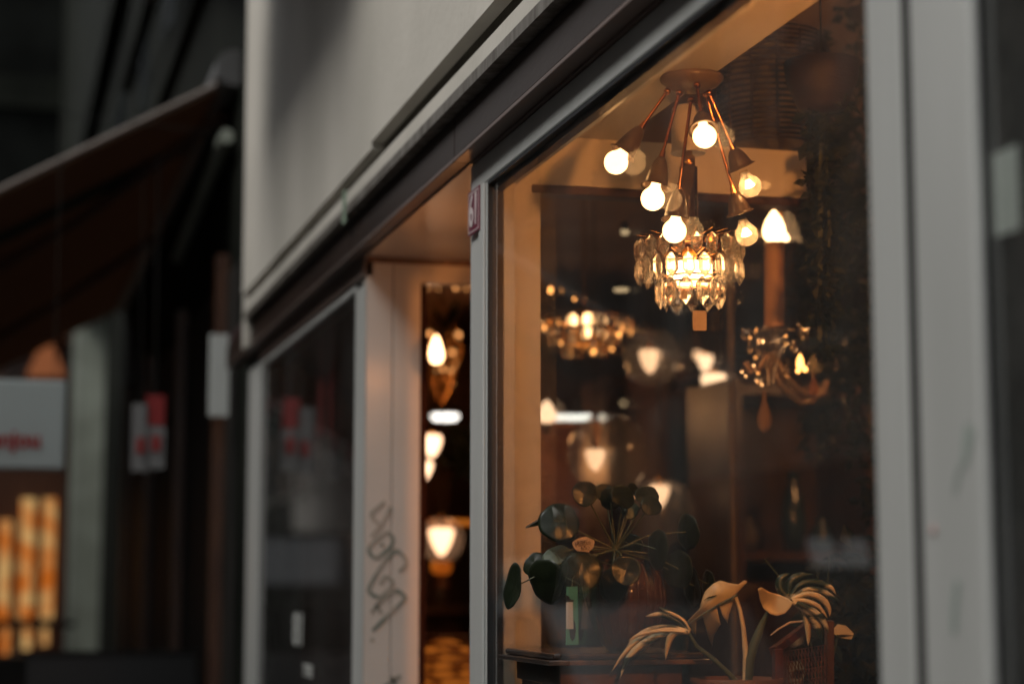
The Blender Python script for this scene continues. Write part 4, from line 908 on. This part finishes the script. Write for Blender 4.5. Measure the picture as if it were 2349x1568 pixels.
for body, (px, py), sz, rot_ in (('81', (684, 1446), .15, 0), ('77E', (705, 1538), .05, 0)):
    p = at(px, py, X=FX + .0105); me = text_mesh(body, sz, Matrix.Translation(p - WL[stk.name]) @ M_FRONT, .0003, .003, 1.6 if body == '81' else 2.4); obj('lettering', me, K['paper'], stk)

# beside the near post: paper and cloth behind the next pane
p0 = at(2292, 432, X=FX + .022)
pa = obj('paper_notice', MB().box(FX + .020, FX + .0215, at(2335, 432, X=FX + .02).y, at(2262, 432, X=FX + .02).y, at(2292, 540, X=FX + .02).z, at(2292, 348, X=FX + .02).z), K['paper'], None, 'pale paper notice stuck inside the pane right of the near post', 'notice', loc=p0)
p0 = at(2288, 190, X=FX + .15)
cl_ = MB()
for k in range(7):
    yy = p0.y + (.024 * (k - 3)); cl_.tube([(FX + .15 + .01 * math.sin(k * 2), yy, p0.z + .07), (FX + .15, yy * .999, p0.z), (FX + .15, yy + .004 * (k % 3), p0.z - .08 + .012 * abs(k - 3))], [.008, .014, .006], 8)
obj('orange_cloth', cl_, K['orangec'], None, 'burnt orange cloth hanging above the paper notice', 'cloth', loc=p0)
obj('dark_backing', MB().box(FX + .3, FX + .32, -.4, Yr0 - .02, .3, 2.6).box(FX + .013, FX + .299, Yr0 + .002, Yr0 + .03, .3, 2.6), K['dark'], None, 'dark panel behind the next pane, with a return added to block lamp light', 'panel')  # return beside the post is added to screen off the ball lamps

# ================================================================ DOWN THE STREET (left of the photo)
nb = thing('neighbour_building', 'dark grey green rendered house beyond the lamp shop with awning', 'building', (1.2, 12, 0))
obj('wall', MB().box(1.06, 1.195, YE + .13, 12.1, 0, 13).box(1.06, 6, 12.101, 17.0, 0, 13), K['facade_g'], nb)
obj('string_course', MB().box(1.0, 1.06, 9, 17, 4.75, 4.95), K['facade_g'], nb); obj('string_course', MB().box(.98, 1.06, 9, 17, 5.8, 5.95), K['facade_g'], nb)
for k, y in enumerate((10.2, 12.4, 14.6)):
    w_ = obj('window', MB().box(1.045, 1.07, y, y + 1.1, 5.1, 6.7), K['darkwin'], nb); obj('sill', MB().box(1.0, 1.06, y - .08, y + 1.18, 5.0, 5.08), K['facade_g'], w_)
obj('shop_opening', MB().box(1.05, 1.07, 8.8, 16.5, .2, 3.0), K['dark'], nb)
for y in (9.2, 11.2, 13.4, 15.6): obj('shopfront_post', MB().box(1.0, 1.06, y, y + .12, 0, 3.1), K['wood'], nb)
aw = thing('shop_awning', 'dark brown canvas awning stretched out from the neighbouring house', 'awning', (1.05, 9, 3.85))
AY0, AY1 = 9.0, 16.8
aX0, az0 = at(530, 180, Y=AY0).x, at(530, 180, Y=AY0).z; aX1 = -1.2; az1 = az0 + (at(0, 436, Y=AY0).z - az0) * (aX0 - aX1) / (aX0 - at(0, 436, Y=AY0).x)
obj('canvas', MB().prism([(aX0, AY0 + .03, az0), (aX1, AY0 + .03, az1), (aX1, AY0 + .03, az1 - .02), (aX0, AY0 + .03, az0 - .02)], (0, AY1 - AY0, 0)), K['awning'], aw)
for k in range(16):
    xa = -.05 - k * .07; za = az0 + (az1 - az0) * (aX0 - xa) / (aX0 - aX1)
    obj('fringe_strip', MB().box(xa - .055, xa, AY1 + .04, AY1 + .045, za - .16, za - .02), K['red'] if k % 2 else K['paper'], aw)
obj('canvas_stripe', MB().prism([(aX0 + (aX1 - aX0) * .0, AY0 + 1.0, az0 - .024), (aX1, AY0 + 1.0, az1 - .024), (aX1, AY0 + 1.0, az1 - .028), (aX0, AY0 + 1.0, az0 - .028)], (0, .35, 0)), K['awnstripe'], aw)
obj('side_hem', MB().tube([(aX0, AY0, az0), (aX1, AY0, az1)], .015, 8), K['bar'], aw)
obj('front_bar', MB().box(aX1 - .05, aX1, AY0, AY1, az1 - .16, az1 + .02), K['arm'], aw)
obj('cassette', MB().tube([(aX0 + .0, AY0 - .12, az0 + .02), (aX0 + .0, AY1, az0 + .02)], .085, 20), mat('grey_cassette', (.09, .09, .09), .5), aw)
for y0_ in (9.25, 12.5): obj('folding_arm', MB().tube([(aX0, y0_, az0 - .12), (.42, y0_ + 1.5, az0 - .38), (aX1 + .06, y0_ + 2.2, az1 - .06)], .028, 8), K['arm'], aw)
obj('downpipe', MB().tube([(1.0, 8.9, 3.6), (1.02, 11.5, 3.45)], .035, 8), K['pillar_g'], nb)
# bracket arms high up
br_ = MB(); br_.tube([(.98, 8.2, 4.15), (.9, 10.0, 4.9), (.86, 12, 5.2)], .07, 8); obj('cable_duct', br_, K['dark'], nb)
ps = at(500, 850, Y=8.75)
wp = obj('narrow_white_panel', MB().box(at(480, 850, Y=8.75).x, at(524, 850, Y=8.75).x, 8.72, 8.76, at(500, 955, Y=8.75).z, at(500, 768, Y=8.75).z), K['paper'], None, 'narrow white panel on the wall just beyond the lamp shop', 'panel', loc=ps)
# red and white signs
for px, w, y0_, y1_, m_, lab in ((322, 18, 925, 1080, 'paper', 'pale narrow banner left of the red topped one'), (357, 20, 905, 975, 'signred', 'red square sign above the white one under the awning'), (357, 20, 977, 1075, 'paper', 'white sign with red marks just below the red sign')):
    a, b = at(px - w, y0_, Y=8.9), at(px + w, y1_, Y=8.9)
    o = thing('small_sign', lab, 'sign', (a.x, 8.9, b.z), 'small signs under the awning')
    obj('sign_board', MB().box(a.x, b.x, 8.9, 8.92, b.z, a.z), K[m_] if m_ != 'paper' else K['signdull'], o)
    if m_ == 'paper': obj('red_mark', MB().box(a.x + .02, b.x - .02, 8.894, 8.8995, b.z + .08, b.z + .15), K['signred'], o)
    obj('hanging_rod', MB().tube([((a.x + b.x) / 2, 8.93, b.z), ((a.x + b.x) / 2, 9.1, 3.55)], .002, 6), K['dark'], o)
# projecting sign
sg = thing('projecting_sign', 'pale box sign with red script lettering hanging over the pavement', 'shop sign', at(60, 970, Y=8.6))
a, b = at(-40, 868, Y=8.6), at(147, 1076, Y=8.6)
obj('sign_box', MB().box(a.x, b.x, 8.6, 8.7, b.z, a.z), K['signw'], sg, bevel=.01)
me = text_mesh('anjou', .10, Matrix.Translation(at(36, 1008, Y=8.596) - WL[sg.name]) @ M_CAMW, .001, .004, .95); obj('lettering', me, K['signred'], sg)
obj('hanging_rod', MB().tube([(b.x - .05, 8.65, a.z), (b.x - .05, 8.65, 3.6)], .0025, 6).tube([(b.x - .05, 8.65, 3.6), (1.06, 8.9, 3.6)], .0025, 6), K['dark'], sg)
# lit kiosk further on
kb = thing('lit_kiosk', 'kiosk with orange lit ceiling and glowing strips beyond the box sign', 'kiosk', (0.4, 18, 0))
ka = lambda x, y: at(x, y, Y=18)
obj('back_wall', MB().box(-.12, ka(165, 900).x, 18.5, 18.6, 0, 3.9), K['wood'], kb)
obj('soffit', MB().box(-.12, ka(155, 900).x, 17.9, 18.6, ka(80, 775).z, ka(80, 775).z + .05), K['wood2'], kb)
obj('lit_ceiling_patch', MB().prism([at(60, 862, Y=18.45), at(150, 862, Y=18.45), at(120, 785, Y=18.45), at(95, 785, Y=18.45)][::-1], (0, .02, 0)), emis('lit_ceiling_glow', (.75, .25, .10), .07), kb)  # emission stands for the light falling on the kiosk ceiling
for px, w, y0_, y1_ in ((10, 22, 1190, 1420), (62, 26, 1140, 1418), (112, 22, 1140, 1418), (12, 20, 1440, 1500), (62, 20, 1440, 1490), (104, 16, 1440, 1480)):
    a, b = ka(px - w / 2, y0_), ka(px + w / 2, y1_); obj('glowing_strip', MB().tube([((a.x + b.x) / 2, 18.2, a.z), ((a.x + b.x) / 2, 18.2, b.z)], (b.x - a.x) / 2, 12), K['amberbar'], kb)
obj('counter', MB().box(-.12, .75, 17.6, 18.4, 0, ka(60, 1500).z), K['dark'], kb); obj('rail', MB().box(-.12, .75, 17.6, 17.64, ka(60, 1436).z, ka(60, 1422).z), K['dark'], kb)
# pale pillars
fb = thing('pillared_house', 'pale green grey house with pillars further down the street', 'building', (1.2, 22, 0))
for px, w in ((200, 26), (240, 18), (276, 14)):
    a, b = at(px - w, 900, Y=20), at(px + w, 900, Y=20); obj('pillar', MB().box(a.x, b.x, 20 + (276 - px) * .01, 20.4, 0, at(px, 700, Y=20).z), K['pillar_g'], fb)
obj('wall', MB().box(1.1, 6, 17.01, 38, 0, 17), K['facade_g'], fb)
obj('lintel', MB().box(at(165, 700, Y=20).x, 1.6, 20, 20.5, at(200, 700, Y=20).z + .01, 4.5), K['facade_g'], fb)
for k, y in enumerate((18, 24, 30)): obj('window', MB().box(1.07, 1.1, y, y + 1.6, 4.2, 6.2), K['darkwin'], fb)
obj('string_course', MB().box(.95, 1.1, 17.1, 38, 6.9, 7.3), K['facade_g'], fb)
# people-sized dark shapes in the photo are café furniture: dark blocks low beyond the shop
ct = thing('cafe_barrier', 'dark cafe screen standing on the pavement beyond the lamp shop', 'barrier', (.7, 10, 0))
obj('canvas_panel', MB().box(.2, 1.02, 10, 10.03, .1, at(450, 1500, Y=10).z), K['rubber'], ct); obj('top_rail', MB().tube([(.18, 10, at(450, 1496, Y=10).z), (1.02, 10, at(450, 1496, Y=10).z)], .015), K['dark'], ct)
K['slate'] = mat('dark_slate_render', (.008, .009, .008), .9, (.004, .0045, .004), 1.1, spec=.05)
# the house where the street bends
bh = thing('bend_house', 'tall grey green house standing where the street bends away', 'building', (-1, 38, 0))
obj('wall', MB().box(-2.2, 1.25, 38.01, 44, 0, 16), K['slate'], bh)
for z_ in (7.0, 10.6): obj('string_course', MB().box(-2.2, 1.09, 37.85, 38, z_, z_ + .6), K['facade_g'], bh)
bl = thing('shade_slab', 'unseen plastered slab added above the doorway to shade the lamp shop wall', 'shade_slab', (.9, 5.8, 3.9))
obj('slab', MB().box(.25, XP - .001, 4.9, 6.8, 3.85, 4.0), K['plaster'], bl); obj('parapet', MB().box(.25, .33, 4.9, 6.8, 4.001, 4.8), K['plaster'], bl)  # out-of-view slab and parapet, added to darken the wall below
ss = thing('street_sign', 'small white street sign on a pole across the street', 'street sign', (-3.2, 11.6, 0))
obj('pole', MB().tube([(-3.2, 11.6, -.1), (-3.2, 11.6, 2.2)], .03, 8), K['dark'], ss); obj('sign_face', MB().prism([(-3.40, 11.54, 1.66), (-3.0, 11.54, 1.66), (-3.0, 11.62, 1.84), (-3.40, 11.62, 1.84)], (0, .02, 0)), K['vanw'], ss)
s3 = thing('street_sign', 'pale green street sign on a pole further along across the street', 'street sign', (-3.25, 19.6, 0))
obj('pole', MB().tube([(-3.25, 19.6, -.1), (-3.25, 19.6, 2.2)], .03, 8), K['dark'], s3); obj('sign_face', MB().box(-3.42, -3.08, 19.54, 19.57, 1.3, 1.8), mat('pale_green_sign', (.45, .6, .52), .5), s3)
# end of the street
eh = thing('end_house', 'dark brick house closing the far end of the street', 'building', (0, 75, 0))
obj('wall', MB().box(-40, 12, 75, 80, 0, 14), K['brick'], eh)
for kx in range(8):
    for kz in range(3): obj('window', MB().box(-18 + kx * 3, -16.6 + kx * 3, 74.9, 75.02, 1.2 + kz * 3.4, 3.2 + kz * 3.4), K['darkwin'], eh)
# opposite side of the street, seen in the glass
ox = -5.0; y = -12.0
specs = [('brick', 8, 'brown brick house opposite the lamp shop, first of the row'), ('facade_g', 7, 'grey green house opposite, beside the first brick house'), ('brick', 9, 'brown brick house opposite between two others'), ('paleh', 8, 'pale plastered house in the middle of the opposite row'), ('brick', 7, 'brown brick house beyond the pale plastered one'), ('brick', 8, 'brick house with pale cornice far along the opposite row'), ('paleh', 12, 'long pale house far along the opposite row'), ('facade_g', 14, 'grey green house last of the opposite row')]
for i, (m_, w, lab) in enumerate(specs):
    t = thing('opposite_house', lab, 'building', (ox, y + w / 2, 0), 'houses across the street')
    h = (8.5, 8.2, 9, 8.4, 8.8, 8.3, 9, 8.6)[i]
    obj('wall', MB().box(ox - 6, ox, y, y + w, 0, h), K[m_], t)
    obj('cornice', MB().box(ox + .002, ox + .2, y, y + w, h - .3, h), K['paleh'], t)
    obj('shopfront', MB().box(ox + .002, ox + .05, y + .6, y + w - .6, .4, 2.6), K['darkwin'], t)
    n = max(2, int(w / 2.4))
    for fl in (3.7, 6.4):
        for k in range(n):
            yy = y + (k + .5) * w / n; wn = obj('window', MB().box(ox + .002, ox + .03, yy - .5, yy + .5, fl, fl + 1.6), K['darkwin'], t)
            obj('sill', MB().box(ox + .002, ox + .1, yy - .6, yy + .6, fl - .1, fl), K['paleh'], wn)
    y += w
vn = thing('parked_van', 'white van parked across the street, closest to the lamp shop', 'van', (-3.0, -8, 0))
def van(t, x, y, m_):
    P = [(y, .45), (y + 5, .45), (y + 5, 2.3), (y + 4.7, 2.45), (y + 1.5, 2.45), (y + .75, 1.5), (y + .05, 1.2)]
    obj('body', MB().prism([(x - .95, a, b) for a, b in P], (1.9, 0, 0)), m_, t, bevel=.06)
    obj('windscreen', MB().prism([(x - .85, y + .72, 1.55), (x + .85, y + .72, 1.55), (x + .8, y + 1.42, 2.32), (x - .8, y + 1.42, 2.32)], (0, -.02, .01)), K['darkwin'], t)
    obj('side_window', MB().box(x + .951, x + .96, y + 1.0, y + 1.9, 1.5, 2.1), K['darkwin'], t)
    for yy in (y + .9, y + 4.0):
        for sx in (x - .96, x + .76): obj('wheel', MB().lathe([(0, 0), (.34, 0), (.34, .2), (0, .2)], (sx, yy, .22), (1, 0, 0), 20, False), K['rubber'], t)
van(vn, -3.0, -8.0, K['vanw'])
v2 = thing('parked_van', 'grey green van parked further along across the street', 'van', (-3.0, 32, 0)); van(v2, -3.0, 32, K['facade_g'])
def car(x, y, m_, label):
    t = thing('parked_car', label, 'car', (x, y, 0), 'cars parked across the street')
    obj('body', MB().prism([(x - .85, y + a, b - .1) for a, b in ((0, .35), (4.2, .35), (4.2, .85), (3.9, .98), (3.5, 1.42), (1.9, 1.5), (1.1, 1.0), (.1, .85))], (1.7, 0, 0)), m_, t, bevel=.05)
    obj('side_window', MB().prism([(x + .851, y + a, b - .1) for a, b in ((1.35, 1.0), (3.6, 1.0), (3.35, 1.36), (2.0, 1.42))], (.008, 0, 0)), K['darkwin'], t)
    for yy in (y + .8, y + 3.4): obj('wheel', MB().lathe([(0, 0), (.31, 0), (.31, .18), (0, .18)], (x + .69, yy, .19), (1, 0, 0), 20, False), K['rubber'], t)
car(-2.9, 12.6, mat('mid_grey_paint', (.10, .105, .10), .35, coat=.3), 'grey car parked across the street from the display window')
car(-2.9, 18.2, mat('silver_blue_paint', (.16, .20, .22), .3, coat=.5), 'silver blue car parked behind the grey one across the street')
sr = thing('street_tree', 'dark leafed street tree across from the lamp shop', 'tree', (-3.6, 24, 0))
obj('trunk', MB().tube([(-3.6, 24, -.1), (-3.55, 24, 1.6), (-3.7, 24.1, 3.6)], [.16, .12, .07], 10), K['wood'], sr)
f = MB()
for k in range(26):
    a = random.uniform(0, 6.3); q = random.uniform(0, 1.4); leafy(f, Vector((-3.6 + q * math.cos(a), 24 + 1.4 * q * math.sin(a), random.uniform(2.6, 5.6))), .55, 70, .16)
obj('crown', f, K['greens'], sr, kind='stuff')
